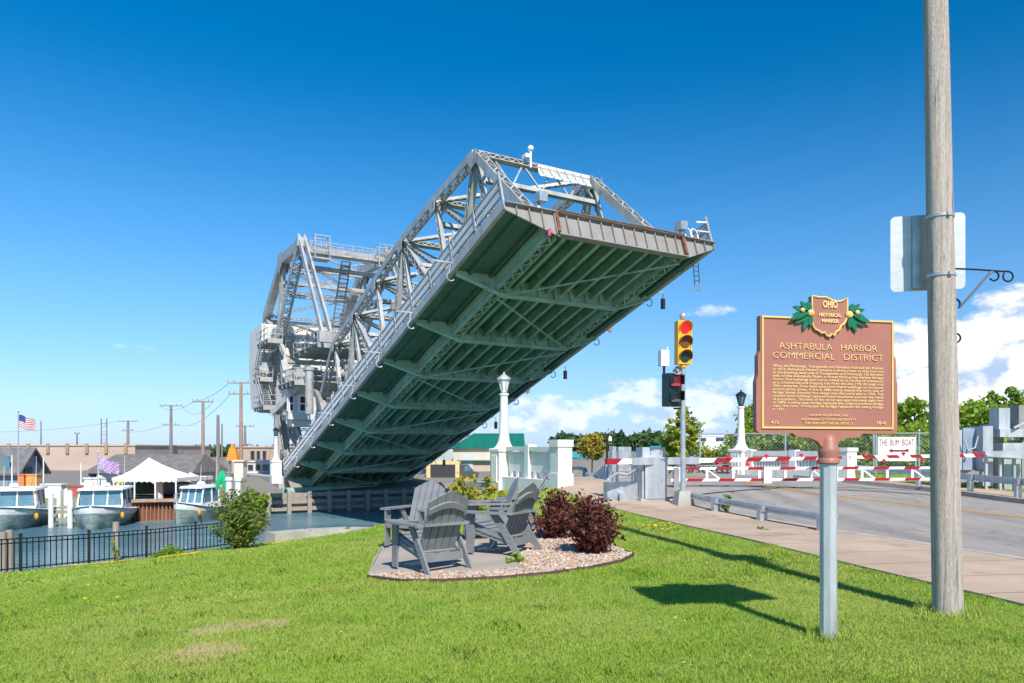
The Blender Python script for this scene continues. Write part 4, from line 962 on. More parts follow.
def corner(cx_, cy_, a0):
    return [Vector((cx_ + r_ * math.cos(R(a0 + 90 * k / 5)), 0, cy_ + r_ * math.sin(R(a0 + 90 * k / 5)))) for k in range(6)]
out = [Vector((hw, 0, zu)), Vector((-hw, 0, zu))]
out += [Vector((-hw, 0, zu - .30 * MH)), Vector((-hw - .018, 0, zu - .34 * MH)), Vector((-hw - .018, 0, zu - .5 * MH)), Vector((-hw - .032, 0, zu - .56 * MH)), Vector((-hw - .032, 0, zl + .06))] + corner(-hw - .032 + r_, zl + r_, 180)
low = [Vector((-.30, 0, zl)), Vector((-.27, 0, zl - .028)), Vector((-.16, 0, zl - .035)), Vector((-.09, 0, zl - .06)), Vector((-.06, 0, zl - .10)), Vector((.06, 0, zl - .10)), Vector((.09, 0, zl - .06)), Vector((.16, 0, zl - .035)), Vector((.27, 0, zl - .028)), Vector((.30, 0, zl))]
out += low + corner(hw + .032 - r_, zl + r_, 270) + [Vector((hw + .032, 0, zl + .06)), Vector((hw + .032, 0, zu - .56 * MH)), Vector((hw + .018, 0, zu - .5 * MH)), Vector((hw + .018, 0, zu - .34 * MH)), Vector((hw, 0, zu - .30 * MH))]
mb = MB(); mb.prism([p - Vector((0, TH / 2, 0)) for p in out], (0, TH, 0)); pl = mb.build('plaque', brownm, hm, smooth=False); pl.location.x = -.018
y0 = -TH / 2
mb = MB(); bw = .014; x0, x1_, z0_, z1_ = -hw + .01, hw - .01, zl + .035, zu - .0
for (cx_, cz_, dx_, dz_) in (((x0 + x1_) / 2, z0_ + bw / 2, x1_ - x0, bw), (x0 + bw / 2, (z0_ + z1_) / 2 + .0, bw, z1_ - z0_ - 2 * bw - .002), (x1_ - bw / 2, (z0_ + z1_) / 2, bw, z1_ - z0_ - 2 * bw - .002)): mb.box((cx_, y0 - .004, cz_), (dx_, .012, dz_))
for sx_ in (-1, 1): mb.box((sx_ * (.15 + x1_) / 2 + sx_ * .0, y0 - .004, z1_ - bw / 2), (x1_ - .15, .012, bw))
mb.build('border', gold, pl)
# crest in the outline of the state, rising above the plate
sx0 = .125; cz0 = zu
ohio = [(-.118, .135), (-.118, -.03), (-.108, -.06), (-.095, -.075), (-.075, -.082), (-.055, -.098), (-.035, -.092), (-.02, -.112), (0, -.118), (.012, -.1), (.03, -.112), (.045, -.085), (.065, -.072), (.078, -.045), (.1, -.03), (.112, .0), (.118, .03), (.118, .135), (.095, .118), (.06, .106), (.02, .112), (-.03, .132), (-.07, .128)]
o3 = [Vector((x * 1.28, 0, cz0 + z * 1.2 + .0)) for x, z in ohio]
mb = MB(); mb.prism([p - Vector((0, TH / 2 + .014, 0)) for p in o3], (0, TH * .9, 0)); mb.build('state_crest', brownm, pl, smooth=False)
mb = MB(); mb.path([p - Vector((0, TH / 2 + .016, 0)) for p in o3 + [o3[0]]], .008, 6); mb.build('crest_edge', gold, pl)
def leaf_shape(c, ang, L, wd):
    c = Vector(c); a_ = R(ang); d = Vector((math.cos(a_), 0, math.sin(a_))); s_ = Vector((-d.z, 0, d.x)); pts = [c]
    prof = [(.2, .5), (.45, .95), (.65, 1), (.85, .6)]
    l = [c + d * L * f + s_ * wd * g_ for f, g_ in prof]; rr = [c + d * L * f - s_ * wd * g_ for f, g_ in prof]
    return [c] + rr + [c + d * L] + l[::-1]
for sg in (-1, 1):
    mb = MB(); c0 = Vector((sg * .165, y0 - .012, zu + .04))
    for k, (a_, L_, wd_) in enumerate(((165, .13, .017), (190, .13, .018), (215, .14, .02), (245, .135, .02), (268, .10, .017), (140, .10, .018), (110, .07, .018), (200, .17, .016))):
        aa = a_ if sg < 0 else 180 - a_
        mb.prism([p - Vector((0, .003 * k, 0)) for p in leaf_shape(c0, aa, L_ * 1.15, wd_ * 1.15)], (0, .012, 0))
    mb.build('buckeye_leaves', leafg, pl, smooth=False)
    for dx_, dz_, r2_ in ((.0, .0, .031), (-.07 * -1, .02, .02)):
        mb = MB(); mb.ball((sg * (.165 + dx_), y0 - .025, zu + .03 + dz_), r2_, 12, 8, (1, .5, .9)); mb.build('buckeye_nut', mat('nut_gold', (.7, .48, .16), .45), pl)
def MT(x, z): return Matrix.Translation((x, y0 - .004, z)) @ Matrix.Rotation(R(90), 4, 'X')
def tfit(body, width, size, x, z, m=goldt, align='CENTER', bold=.0, ext=.003, dy=0):
    o = text(body, size, m, pl, Matrix.Translation((x, y0 - .004 - dy, z)) @ Matrix.Rotation(R(90), 4, 'X'), align=align, bold=bold, ext=ext)
    xs_ = [v.co.x for v in o.data.vertices]; s_ = width / (max(xs_) - min(xs_))
    ref = x if align == 'CENTER' else x
    for v in o.data.vertices: v.co.x = ref + (v.co.x - ref) * s_
    return o
def ZM(v): return HZ(v)
tfit('OHIO', .125, .072, 0, ZM(308.8), bold=.002, dy=.016); tfit('HISTORICAL', .19, .036, 0, ZM(317.8), bold=.001, dy=.016); tfit('MARKER', .145, .036, 0, ZM(323.6), bold=.001, dy=.016)
tfit('ASHTABULA   HARBOR', .84, .07, 0, ZM(350.8), bold=-.0012); tfit('COMMERCIAL   DISTRICT', .95, .07, 0, ZM(360.2), bold=-.0012)
body = ["When the Pittsburgh, Youngstown and Ashtabula Railroad was finished", "in 1873, Ashtabula Harbor became a direct route to ship iron ore",
 "to the booming steel mills of Youngstown and Pittsburgh. On the west", "side of the Ashtabula River, a street filled gritty harbor Bridge",
 "Street. Fine buildings and homes added to its variety of businesses", "as a commercial and shipping hub from the late 19th through mid",
 "20th centuries. Fires destroyed most frame buildings on the south", "stretch of the street. A fire in 1886 nearly cleared the north side of",
 "Bridge Street. Another fire swept over the north side in 1900. The", "resilient brick buildings replaced frame structures and met the needs",
 "of population. The level of the street was approximately eight feet", "in 1889, a swing-span bridge replaced the original pontoon bridge",
 "over the river. A bascule lift bridge replaced the swing bridge", "in 1925."]
for i, ln in enumerate(body):
    z = ZM(368.6 + i * 3.27); wd = .95 if i < len(body) - 1 else .1
    tfit(ln, wd, .027, -.475, z, align='LEFT', bold=.0003, ext=.001)
tfit('DEDICATED IN APRIL 2002', .33, .02, 0, ZM(416.4)); tfit('ASHTABULA CITY PORT AUTHORITY', .47, .024, 0, ZM(420.8)); tfit('THE OHIO HISTORICAL SOCIETY', .42, .024, 0, ZM(424.6))
tfit('475', .065, .03, -.455, ZM(424.3)); tfit('18-4', .075, .036, .455, ZM(424.3))

# ------------------------------------------------------------------ patio bed, gravel, chairs, shrubs
pat = [gp(u, v) for u, v in ((368, 578), (372, 566), (380, 552), (386, 544), (440, 541), (500, 541), (512, 556), (522, 571), (470, 576), (420, 576), (385, 577))]
bed = [gp(u, v) for u, v in ((367.5, 579), (386, 543.5), (440, 540), (500, 537), (516, 530), (545, 528), (575, 534), (610, 546), (634, 557), (622, 563), (590, 570), (550, 576), (500, 580.5), (440, 583.5), (400, 583))]
def drape(name, poly, off, m, thick=.12):
    P = np.array([(p.x, p.y) for p in poly]); mb = MB(); c_ = P.mean(0); n = len(P); rings = 6; vs = []; fs = []
    for r2 in range(rings + 1):
        for i in range(n): q = c_ + (P[i] - c_) * (r2 / rings if r2 else .001); vs.append((q[0], q[1], G(q[0], q[1]) + off))
    for r2 in range(rings):
        for i in range(n): j = (i + 1) % n; fs.append((r2 * n + i, (r2 + 1) * n + i, (r2 + 1) * n + j, r2 * n + j))
    b0 = len(vs)
    for i in range(n): v = vs[rings * n + i]; vs.append((v[0], v[1], v[2] - thick))
    for i in range(n): j = (i + 1) % n; fs.append((rings * n + i, b0 + i, b0 + j, rings * n + j))
    a_ = sum(P[i][0] * P[(i + 1) % n][1] - P[(i + 1) % n][0] * P[i][1] for i in range(n))
    if a_ < 0: fs = [f[::-1] for f in fs]
    mb.poly(vs, fs); return mb.build(name, m)
kind(drape('gravel_bed', bed, .02, mat('bed_soil', (.3, .24, .19), .95, 0, .3, 5)), 'structure')
kind(drape('patio', pat, .05, mat('patio_concrete', (.38, .32, .27), .9, 0, .15, 1, .3, 30)), 'structure')
mb = MB(); bb = bed + [bed[0]]
for a, b2 in zip(bb, bb[1:]):
    mb.bar((a.x, a.y, G(a.x, a.y) + .03), (b2.x, b2.y, G(b2.x, b2.y) + .03), .01, .035)
tag(mb.build('garden_edging', mat('brown_edging', (.10, .055, .04), .7), loc=tuple(bed[0])), 'thin brown strip edging the gravel bed around the chairs', 'garden edging')
def inpoly(P, x, y): return sdpoly([(p.x, p.y) if hasattr(p, 'x') else p for p in P], x, y) < 0
# pebbles
ico = np.array([(0,0,1),(.894,0,.447),(.276,.851,.447),(-.724,.526,.447),(-.724,-.526,.447),(.276,-.851,.447),(.724,.526,-.447),(-.276,.851,-.447),(-.894,0,-.447),(-.276,-.851,-.447),(.724,-.526,-.447),(0,0,-1)])
icf = np.array([(0,1,2),(0,2,3),(0,3,4),(0,4,5),(0,5,1),(1,6,2),(2,7,3),(3,8,4),(4,9,5),(5,10,1),(6,7,2),(7,8,3),(8,9,4),(9,10,5),(10,6,1),(11,7,6),(11,8,7),(11,9,8),(11,10,9),(11,6,10)])
bx0, bx1 = min(p.x for p in bed), max(p.x for p in bed); by0, by1 = min(p.y for p in bed), max(p.y for p in bed)
gx = rng.uniform(bx0, bx1, 26000); gy = rng.uniform(by0, by1, 26000)
ok = (sdpoly([(p.x, p.y) for p in bed], gx, gy) < -.04) & ~inpoly(pat, gx, gy); gx, gy = gx[ok][:9000], gy[ok][:9000]
n = len(gx); sz = rng.uniform(.014, .034, n); sc3 = np.stack([sz * rng.uniform(.8, 1.4, n), sz * rng.uniform(.8, 1.4, n), sz * rng.uniform(.45, .8, n)], 1)
th = rng.uniform(0, 6.28, n); base = ico[None] * sc3[:, None, :] * rng.uniform(.85, 1.15, (n, 12, 1))
rx = base[..., 0] * np.cos(th)[:, None] - base[..., 1] * np.sin(th)[:, None]; ry = base[..., 0] * np.sin(th)[:, None] + base[..., 1] * np.cos(th)[:, None]
gz = GA(gx, gy) + .03 + rng.uniform(0, .02, n)
V = np.stack([rx + gx[:, None], ry + gy[:, None], base[..., 2] + gz[:, None]], -1).reshape(-1, 3); Fc = (icf[None] + 12 * np.arange(n)[:, None, None]).reshape(-1, 3)
pebm = bpy.data.materials.new('pebbles'); pebm.use_nodes = True; t = NT(pebm.node_tree); b = t.n['Principled BSDF']
at = t.node('ShaderNodeAttribute', attribute_name='tint').outputs['Fac']; cr = t.node('ShaderNodeValToRGB', ins={0: at})
cr.color_ramp.elements[0].color = (.28, .15, .10, 1); cr.color_ramp.elements[1].color = (.62, .52, .43, 1)
for pos, cl in ((.3, (.42, .28, .18)), (.6, (.48, .37, .28)), (.8, (.36, .32, .29))): e = cr.color_ramp.elements.new(pos); e.color = (*cl, 1)
t.l.new(cr.outputs[0], b.inputs['Base Color']); b.inputs['Roughness'].default_value = .8
kind(npmesh('gravel', V, Fc, pebm, tint=np.repeat(rng.uniform(0, 1, n), 12), loc=tuple(bed[0])), 'stuff', 'pale river pebbles in the bed around the chairs')

def make_chair(loc, rz, label):      # faces +Y
    t = thing('adirondack_chair', label, 'chair', loc, rz, 'grey adirondack chairs on the patio')
    def B(mb, n, p=t): return mb.build(n, chairm, p, ang=30)
    for sx_ in (-1, 1):
        x = sx_ * .31
        mb = MB(); mb.prism([(x - .013, .30, 0), (x - .013, .42, 0), (x - .013, .42, .56), (x - .013, .28, .56)], (.026, 0, 0)); B(mb, 'leg')
        mb = MB(); mb.prism([(x - .013, -.48, 0), (x - .013, -.37, 0), (x - .013, .03, .56), (x - .013, -.09, .56)], (.026, 0, 0)); B(mb, 'leg')
        mb = MB(); x2 = sx_ * .27
        pr = [(.44, .40), (.43, .30), (.30, .27), (.0, .20), (-.22, .14), (-.30, .15), (-.28, .24), (-.1, .30), (.2, .37), (.36, .41)]
        mb.prism([(x2 - .014, y, z) for y, z in pr], (.028, 0, 0)); B(mb, 'side_rail')
        mb = MB(); ap = [(.24, .43), (.40, .43), (.43, .39), (.43, .10), (.39, -.30), (.33, -.35), (.27, -.32), (.26, .1)]
        mb.prism([(sx_ * (a_ + .0), y_, .56) for a_, y_ in ap], (0, 0, .028)); B(mb, 'armrest')
    for i in range(7):
        f = i / 6; y = .42 - .56 * f; z = .405 - .17 * f - .02 * math.sin(math.pi * f)
        mb = MB(); mb.box((0, y, z), (.60, .082, .022), M=Matrix.Rotation(R(16), 3, 'X')); B(mb, 'seat_slat')
    # backrest fan
    bt = MB(); ang = R(-24); by, bz = -.12, .24
    Mb = Matrix.Rotation(R(24), 3, 'X')
    n = 5
    bk = None
    for i in range(n):
        k = i - 2; w0_, w1_ = .088, .102; xb = k * .103; xt = k * .118; H = .78 - .035 * k * k + .0
        def pt(x, z, y=0): v = Mb @ Vector((x, y, z)); return Vector((v.x, v.y + by, v.z + bz))
        dzt = -.035 * ((abs(k) + .5) ** 2 - (abs(k) - .5 if k else .5) ** 2) * .5 if k else 0
        HT = lambda x: .83 - .6 * x * x - .34 * abs(x)
        pts = [pt(xb - w0_ / 2, 0), pt(xb + w0_ / 2, 0), pt(xt + w1_ / 2, HT(xt + w1_ / 2)), pt(xt, HT(xt)), pt(xt - w1_ / 2, HT(xt - w1_ / 2))]
        mb = MB(); mb.prism(pts, Mb @ Vector((0, -.022, 0))); B(mb, 'back_slat')
    mb = MB(); arc = []
    for i in range(9): x = -.27 + .54 * i / 8; arc.append((x, .60 + .09 * math.cos(x / .27 * math.pi / 2)))
    pts = [pt(x, z, -.024) for x, z in arc] + [pt(x, z - .075, -.024) for x, z in arc[::-1]]
    mb.prism(pts, Mb @ Vector((0, -.03, 0))); B(mb, 'back_brace')
    mb = MB(); mb.bar((-.30, by - .20, .575), (.30, by - .20, .575), .07, .028); B(mb, 'cross_brace'); mb = MB(); mb.bar((-.27, -.27, .17), (.27, -.27, .17), .03, .1); B(mb, 'cross_brace'); mb = MB(); mb.bar((-.27, .425, .35), (.27, .425, .35), .025, .12); B(mb, 'cross_brace')
    mb = MB()
    for sx_ in (-1, 1):
        for y, z in ((.35, .33), (.35, .38), (-.3, .19), (-.24, .27)): mb.tube((sx_ * .323, y, z), (sx_ * .33, y, z), .009, n=8)
    mb.build('bolts', galv, t)
    return t
def cpos(x, y): return Vector((x, y, G(x, y) + .055))
def head(dx, dy): return math.atan2(dy, dx) - math.pi / 2
c1_ = make_chair(cpos(-1.02, 9.25), head(-.62, .78), 'grey adirondack chair nearest the camera, seen from behind')
for (x, y, dx, dy, lb_) in ((-1.52, 11.7, -.42, -.9, 'grey adirondack chair at the far left of the patio showing its sunlit slatted back'),
                            (-.12, 10.35, -.86, .5, 'grey adirondack chair beside the gravel and red shrubs, seen side-on'),
                            (-.35, 12.1, -.95, -.15, 'blue-grey adirondack chair behind the side-on chair near the yellow shrub'),
                            (.12, 12.6, -.97, .1, 'farthest adirondack chair, mostly hidden with only its leaning back showing')):
    dup(c1_, cpos(x, y), head(dx, dy), lb_)

# leaf cloud helper
def leaves(C, size, flat=.5, aspect=1.7, up=.3):
    n = len(C); nrm = rng.normal(size=(n, 3)); nrm[:, 2] += up * 2; nrm /= np.linalg.norm(nrm, axis=1)[:, None]
    a = rng.normal(size=(n, 3)); a -= (a * nrm).sum(1)[:, None] * nrm; a /= np.linalg.norm(a, axis=1)[:, None]; b = np.cross(nrm, a)
    s = size * rng.uniform(.6, 1.3, n)[:, None]
    L = a * s * aspect / 2; Wd = b * s / 2
    V = np.stack([C - L, C + Wd, C + L, C - Wd], 1).reshape(-1, 3)
    return V, np.arange(n * 4).reshape(-1, 4), np.repeat(rng.uniform(0, 1, n), 4)
def clump_points(centers, radii, per, shell=.5):
    out = []
    for c, r in zip(centers, radii):
        n = int(per * r * r) + 4; d = rng.normal(size=(n, 3)); d /= np.linalg.norm(d, axis=1)[:, None]
        rr = r * (shell + (1 - shell) * rng.uniform(0, 1, n)) * rng.uniform(.55, 1.4, n); p = d * rr[:, None]; p[:, 2] *= .75; out.append(p + c)
    return np.concatenate(out)
m_red = leafmat('red_shrub_leaf', (.11, .03, .03), (.24, .07, .05), (.07, .03, .02), .2, 4)
m_yg = leafmat('yellow_green_leaf', (.34, .42, .04), (.5, .42, .06), (.22, .33, .04), .35, .8)
m_gold = leafmat('golden_leaf', (.55, .36, .05), (.42, .38, .06), (.28, .32, .05), .35, .7)
m_green = leafmat('green_leaf', (.18, .32, .04), (.30, .42, .06), (.12, .23, .03), .35, .6)
m_lime = leafmat('lime_leaf', (.30, .42, .045), (.44, .52, .08), (.18, .32, .03), .45, .6)
m_dark = leafmat('distant_green_leaf', (.08, .15, .05), (.11, .18, .055), (.05, .11, .05), .3, .05)
def arch_shrub(name, loc, r, h, nst, per, lsize, m, label, cat='shrub', grp=None, lean=(0, 0)):
    t = thing(name, label, cat, loc, 0, grp); P_ = []; mb = MB()
    for i in range(nst):
        a = i * 2.4 + rnd.uniform(-.4, .4); q = rnd.uniform(.15, 1.0) * r; top_ = h * rnd.uniform(.55, 1.08) * (1 - .38 * (q / r) ** 2)
        c0 = Vector((math.cos(a) * .12 * r, math.sin(a) * .12 * r, -.03)); c2 = Vector((math.cos(a) * q + lean[0] * top_, math.sin(a) * q + lean[1] * top_, top_)); c1 = Vector((c0.x * .5 + c2.x * .35, c0.y * .5 + c2.y * .35, top_ * .62))
        pts = [c0 * (1 - f) ** 2 + c1 * 2 * f * (1 - f) + c2 * f * f for f in (0, .25, .5, .75, 1)]; mb.path(pts, [.011, .009, .007, .005, .003], 5)
        n = int(per * rnd.uniform(.6, 1.3)); f = rng.uniform(.12, 1.0, n) ** .8; f = f[:, None]; c0, c1, c2 = np.array(c0), np.array(c1), np.array(c2)
        pp_ = c0 * (1 - f) ** 2 + c1 * 2 * f * (1 - f) + c2 * f * f; P_.append(pp_ + rng.normal(size=(n, 3)) * (.045 + .05 * r * (1 - .4 * f)))
    C = np.concatenate(P_); C[:, 2] = np.abs(C[:, 2]); V, Fq, T = leaves(C, lsize, aspect=2.0); npmesh('foliage', V, Fq, m, t, T); mb.build('stems', bark, t); return t
def shrub(name, loc, r, h, n_cl, per, lsize, m, label, stems=7, cat='shrub', grp=None, twig=True):
    t = thing(name, label, cat, loc, 0, grp); cs, rs = [], []
    for i in range(n_cl):
        a = rnd.uniform(0, 6.28); q = math.sqrt(rnd.random()) * r * .8; z = h * rnd.uniform(.08, .95) * (1 - .35 * (q / r) ** 2); cs.append((q * math.cos(a), q * math.sin(a), z)); rs.append(rnd.uniform(.18, .32) * r)
    V, Fq, T = leaves(clump_points(cs, rs, per, .2), lsize); o = npmesh('foliage', V, Fq, m, t, T)
    mb = MB()
    for i in range(stems):
        c = cs[i % n_cl]; mb.path([(c[0] * .1, c[1] * .1, -.05), (c[0] * .5, c[1] * .5, c[2] * .5), (c[0] * 1.05, c[1] * 1.05, c[2] * 1.12)], [.012, .008, .004], 5)
    mb.build('stems', bark, t); return t
q = gp(591, 556); arch_shrub('shrub', q, .42, .80, 46, 130, .036, m_red, 'larger dark red leafed shrub in the gravel on the right', grp='dark red shrubs in the gravel bed')
q = gp(557, 541); arch_shrub('shrub', q, .36, .80, 38, 130, .036, m_red, 'smaller dark red shrub in the gravel nearer the chairs', grp='dark red shrubs in the gravel bed')
q = gp(515, 566); shrub('flowering_plant', q, .15, .17, 12, 16000, .03, m_lime, 'small pale green plant in the gravel by the chair legs', 5, 'plant')
q = gp(477, 525); q = Vector((-.95, 17.5, G(-.95, 17.5))); shrub('shrub', q, .62, 1.05, 26, 900, .09, m_gold, 'yellowing shrub behind the chairs at the bridge end', 6)
q = Vector((-.3, 17.0, G(-.3, 17))); shrub('shrub', q, .35, .5, 12, 1400, .08, m_gold, 'low yellow shrub between the chair backs and pylon', 6)
q = gp(738, 513); q.x -= .25; shrub('weed_clump', q, .2, .42, 10, 5000, .05, m_green, 'leafy green weed growing under the low guardrail', 4, 'weed')
q = gp(764, 531); shrub('weed_clump', q, .14, .1, 8, 9000, .03, m_green, 'low weed flat on the sidewalk edge', 3, 'weed')

#PART3
# ------------------------------------------------------------------ iron fence at the water
def gfence(P, label):
    t = thing('iron_fence', label, 'fence', (P[0][0], P[0][1], G(*P[0])))
    bm_ = black
    for (x0, y0_), (x1, y1) in zip(P, P[1:]):
        a = Vector((x0, y0_, G(x0, y0_))); b2 = Vector((x1, y1, G(x1, y1)))
        mb = MB()
        for dz in (1.12, .98, .14): mb.bar(a + Vector((0, 0, dz)), b2 + Vector((0, 0, dz)), .04, .04)
        n = max(2, int((b2 - a).length / .2))
        for i in range(1, n): q = a.lerp(b2, i / n); mb.box((q.x, q.y, q.z + .6), (.028, .028, 1.05))
        mb.build('fence_panel', bm_, t, world=True)
    for (x, y) in P:
        z = G(x, y); mb = MB(); mb.box((x, y, z + .58), (.09, .09, 1.3), .4); mb.lathe([(.055, z + 1.23), (.055, z + 1.25), (.001, z + 1.3)], (x, y, 0), 4, True); mb.build('post', bm_, t, world=True)
    return t
fp = []
for i in range(-7, 5):
    f = i + .18; fp.append((-16.55 + 3.2 * f / 3.4, 24.05 + 7.9 * f / 3.4))
gfence(fp, 'low black iron picket fence along the grassy bank above the water')
for (u, d, v0, r, lb_) in ((3, 26, 532, .11, 'leftmost of two adjoining wooden mooring piles behind the iron fence'), (9.5, 26.2, 530, .12, 'right one of two adjoining wooden mooring piles behind the iron fence'), (116, 33, 522, .14, 'single squared wooden mooring pile behind the iron fence')):
    p = ray(u, v0, d); mb = MB(); mb.tube((p.x, p.y, WATER_Z - 1), (p.x, p.y, p.z), r * 1.05, r, 10); tag(mb.build('mooring_pile', wood, loc=(p.x, p.y, WATER_Z)), lb_, 'pile', 'wooden mooring piles')
# cap stone at the river edge
mb = MB()
pts = [(-11.6, 35.2), (-10.2, 36.6), (-8.4, 37.6), (-7.2, 37.2), (-6.3, 36.0)]
for a, b2 in zip(pts, pts[1:]): mb.bar((a[0], a[1], -2.72), (b2[0], b2[1], -2.72), 1.0, .5)
kind(mb.build('river_kerb', conc), 'structure')

# ------------------------------------------------------------------ boats
hullw = mat('hull_white', (.62, .64, .63), .35, 0, .1, 2); hullg = mat('hull_lower_reflection', (.20, .27, .25), .4, 0, .3, 1.5, col2=(.36, .42, .39), streak=(1, 1, 3), stain=((.1, .11, .08), 1.6, (1, 1, 2), .5, .7, .7))  # lower hull: shading and water reflections painted in as grey-green, stains on top
def boat(loc, rz, L, Bm, label, cab_f=.5, col=hullw, low=hullg, roof=white):
    t = thing('motor_boat', label, 'boat', loc, rz, 'motor boats moored bow out')
    st = [(-.5, .86, .9), (-.3, .96, .92), (0, 1.0, 1.0), (.2, .92, 1.12), (.36, .66, 1.3), (.45, .36, 1.42), (.5, .03, 1.5)]
    def ring(f, w_, h, lo):
        x = f * L; b_ = Bm / 2 * w_
        return [(x, 0, -.35), (x, b_ * .72, -.05), (x, b_ * .92, .7 * h)] if lo else [(x, b_ * .92, .7 * h), (x, b_, h), (x, b_ * .93, h + .05)]
    for nm, lo, m_ in (('hull_bottom', True, low), ('hull', False, col)):
        mb = MB(); vs = []; fs = []
        for f, w_, h in st:
            r = ring(f, w_, h, lo); vs += r + [(a, -b, c) for a, b, c in r[::-1]]
        for i in range(len(st) - 1):
            for k in range(5): fs.append((i * 6 + k, i * 6 + k + 1, i * 6 + 7 + k, i * 6 + 6 + k))
        fs.append((5, 4, 3, 2, 1, 0)); n_l = (len(st) - 1) * 6; fs.append(tuple(n_l + k for k in range(6)))
        mb.poly(vs, fs); mb.build(nm, m_, t, ang=50)
    mb = MB(); vs = []; 
    for f, w_, h in st: vs += [(f * L, Bm / 2 * w_ * .93, h + .03), (f * L, -Bm / 2 * w_ * .93, h + .03)]
    mb.poly(vs, [(2 * i, 2 * i + 1, 2 * i + 3, 2 * i + 2) for i in range(len(st) - 1)]); mb.build('deck', white, t)
    # cabin
    c0, c1 = -.18 * L, .17 * L; hw_ = Bm * .38; z0, z1 = 1.0, 2.35
    mb = MB(); mb.hexa([(c0, -hw_, z0), (c1 + .5, -hw_ * .95, z0), (c1 + .5, hw_ * .95, z0), (c0, hw_, z0), (c0, -hw_, z0 + .35), (c1 + .35, -hw_ * .93, z0 + .35), (c1 + .35, hw_ * .93, z0 + .35), (c0, hw_, z0 + .35)])
    for sy in (-1, 1):
        for x in (c0 + .1, (c0 + c1) / 2, c1): mb.bar((x + .3 * (x == c1), sy * hw_ * .93, z0 + .3), (x, sy * hw_ * .88, z1), .09, .09)
    for y in (-.3, .3): mb.bar((c1 + .3, y * hw_, z0 + .3), (c1, y * hw_, z1), .08, .08)
    mb.build('cabin', white, t)
    mb = MB(); mb.hexa([(c0 - .5, -hw_, z1), (c1 + .35, -hw_ * .95, z1), (c1 + .35, hw_ * .95, z1), (c0 - .5, hw_, z1), (c0 - .5, -hw_ * .97, z1 + .14), (c1 + .2, -hw_ * .9, z1 + .14), (c1 + .2, hw_ * .9, z1 + .14), (c0 - .5, hw_ * .97, z1 + .14)]); mb.build('roof', roof, t)
    mb = MB(); mb.poly([(c1 + .28, -hw_ * .86, z0 + .35), (c1 + .28, hw_ * .86, z0 + .35), (c1 - .01, hw_ * .82, z1 - .02), (c1 - .01, -hw_ * .82, z1 - .02)], [(0, 1, 2, 3)])
    for sy in (-1, 1): mb.poly([(c0 + .1, sy * hw_ * .92, z0 + .35), (c1 + .2, sy * hw_ * .92, z0 + .35), (c1 - .05, sy * hw_ * .86, z1 - .02), (c0 + .1, sy * hw_ * .86, z1 - .02)], [(0, 1, 2, 3)])
    mb.build('windows', glass_b, t, smooth=False)
    mb = MB()
    for i in range(4): f0, f1 = (.2, .3, .4, .46)[i], (.3, .4, .46, .5)[i]; 
    rl_ = []
    for f, w_, h in st[3:]: rl_.append((f * L, Bm / 2 * w_ * .88, h + .6))
    for sy in (-1, 1):
        mb.path([(a, b * sy, c) for a, b, c in rl_], .022, 5)
        for a, b, c in rl_: mb.tube((a, b * sy, c - .6), (a, b * sy, c), .018, n=5)
    mb.build('bow_rail', galv, t)
    mb = MB(); mb.tube((c0, hw_ * .6, z1), (c0 - .1, hw_ * .6, z1 + 2.2), .018, .008, 6); mb.tube((c0 + .4, -hw_ * .5, z1), (c0 + .3, -hw_ * .5, z1 + 1.6), .018, .008, 6); mb.lathe([(.28, z1 + .2), (.3, z1 + .3), (.2, z1 + .42)], ((c0 + c1) / 2, 0, 0), 12); mb.tube(((c0 + c1) / 2, 0, z1 + .1), ((c0 + c1) / 2, 0, z1 + .25), .06); mb.build('antenna', white, t)
    mb = MB()
    for sy in (-1, 1): mb.path([(f * L, sy * (Bm / 2 * w_ + .015), h - .03) for f, w_, h in st], .04, 5)
    mb.build('rub_rail', mat('navy_stripe', (.05, .07, .1), .4), t)
    mb = MB()
    for k in range(5): mb.tube((c0 - .3, (-.8 + .4 * k) * hw_, z1 + .1), (c0 - .6 - .1 * k, (-1 + .5 * k) * hw_, z1 + 1.3 + .2 * (k % 2)), .015, .008, 5)
    mb.build('fishing_rods', black, t)
    mb = MB(); mb.ball((.3 * L, Bm * .40, .75), .13, 10, 6, (1, 1, 1.7)); mb.build('fender', mat('orange_fender', (.7, .32, .03), .5), t)
    return t
def bl(u, d): p = ray(u, 450, d); return (p.x, p.y, WATER_Z)
boat(bl(14, 49), R(-66), 9.5, 4.3, 'leftmost moored motor boat, cut by the edge of the photo')
boat(bl(106, 50), R(-72), 9.0, 3.7, 'moored motor boat between the white piles and the rusty quay')
boat(bl(201, 52), R(-97), 6.0, 2.3, 'small moored motor boat to the right of the rusty quay, half behind the bush')
for u, v0, d, lb_ in ((51, 494, 47.5, 'tall white dock pile right beside the leftmost boat'), (59, 491, 52, 'second white dock pile from the leftmost boat'), (66, 490, 54, 'third white dock pile from the leftmost boat'), (70, 492, 47, 'tall white dock pile nearest the middle boat, standing in front of the ladder dock'), (77, 491, 58, 'white dock pile set back beside the middle boat cabin'), (83, 484, 60, 'white dock pile behind the bow of the middle boat')):
    p = ray(u, v0, d); mb = MB(); mb.tube((p.x, p.y, WATER_Z - 1), (p.x, p.y, p.z), .16, .15, 10); mb.lathe([(.17, p.z), (.02, p.z + .12)], (p.x, p.y, 0), 10); tag(mb.build('dock_pile', white, loc=(p.x, p.y, WATER_Z)), lb_, 'pile', 'white dock piles')
a = ray(52, 516, 48); t = thing('dock', 'narrow timber finger dock between the two left boats', 'dock', (a.x, a.y, WATER_Z))
mb = MB()
for dz in (.45, .95): mb.bar((a.x, a.y, WATER_Z + dz), (a.x + 1.25, a.y, WATER_Z + dz), .15, .2)
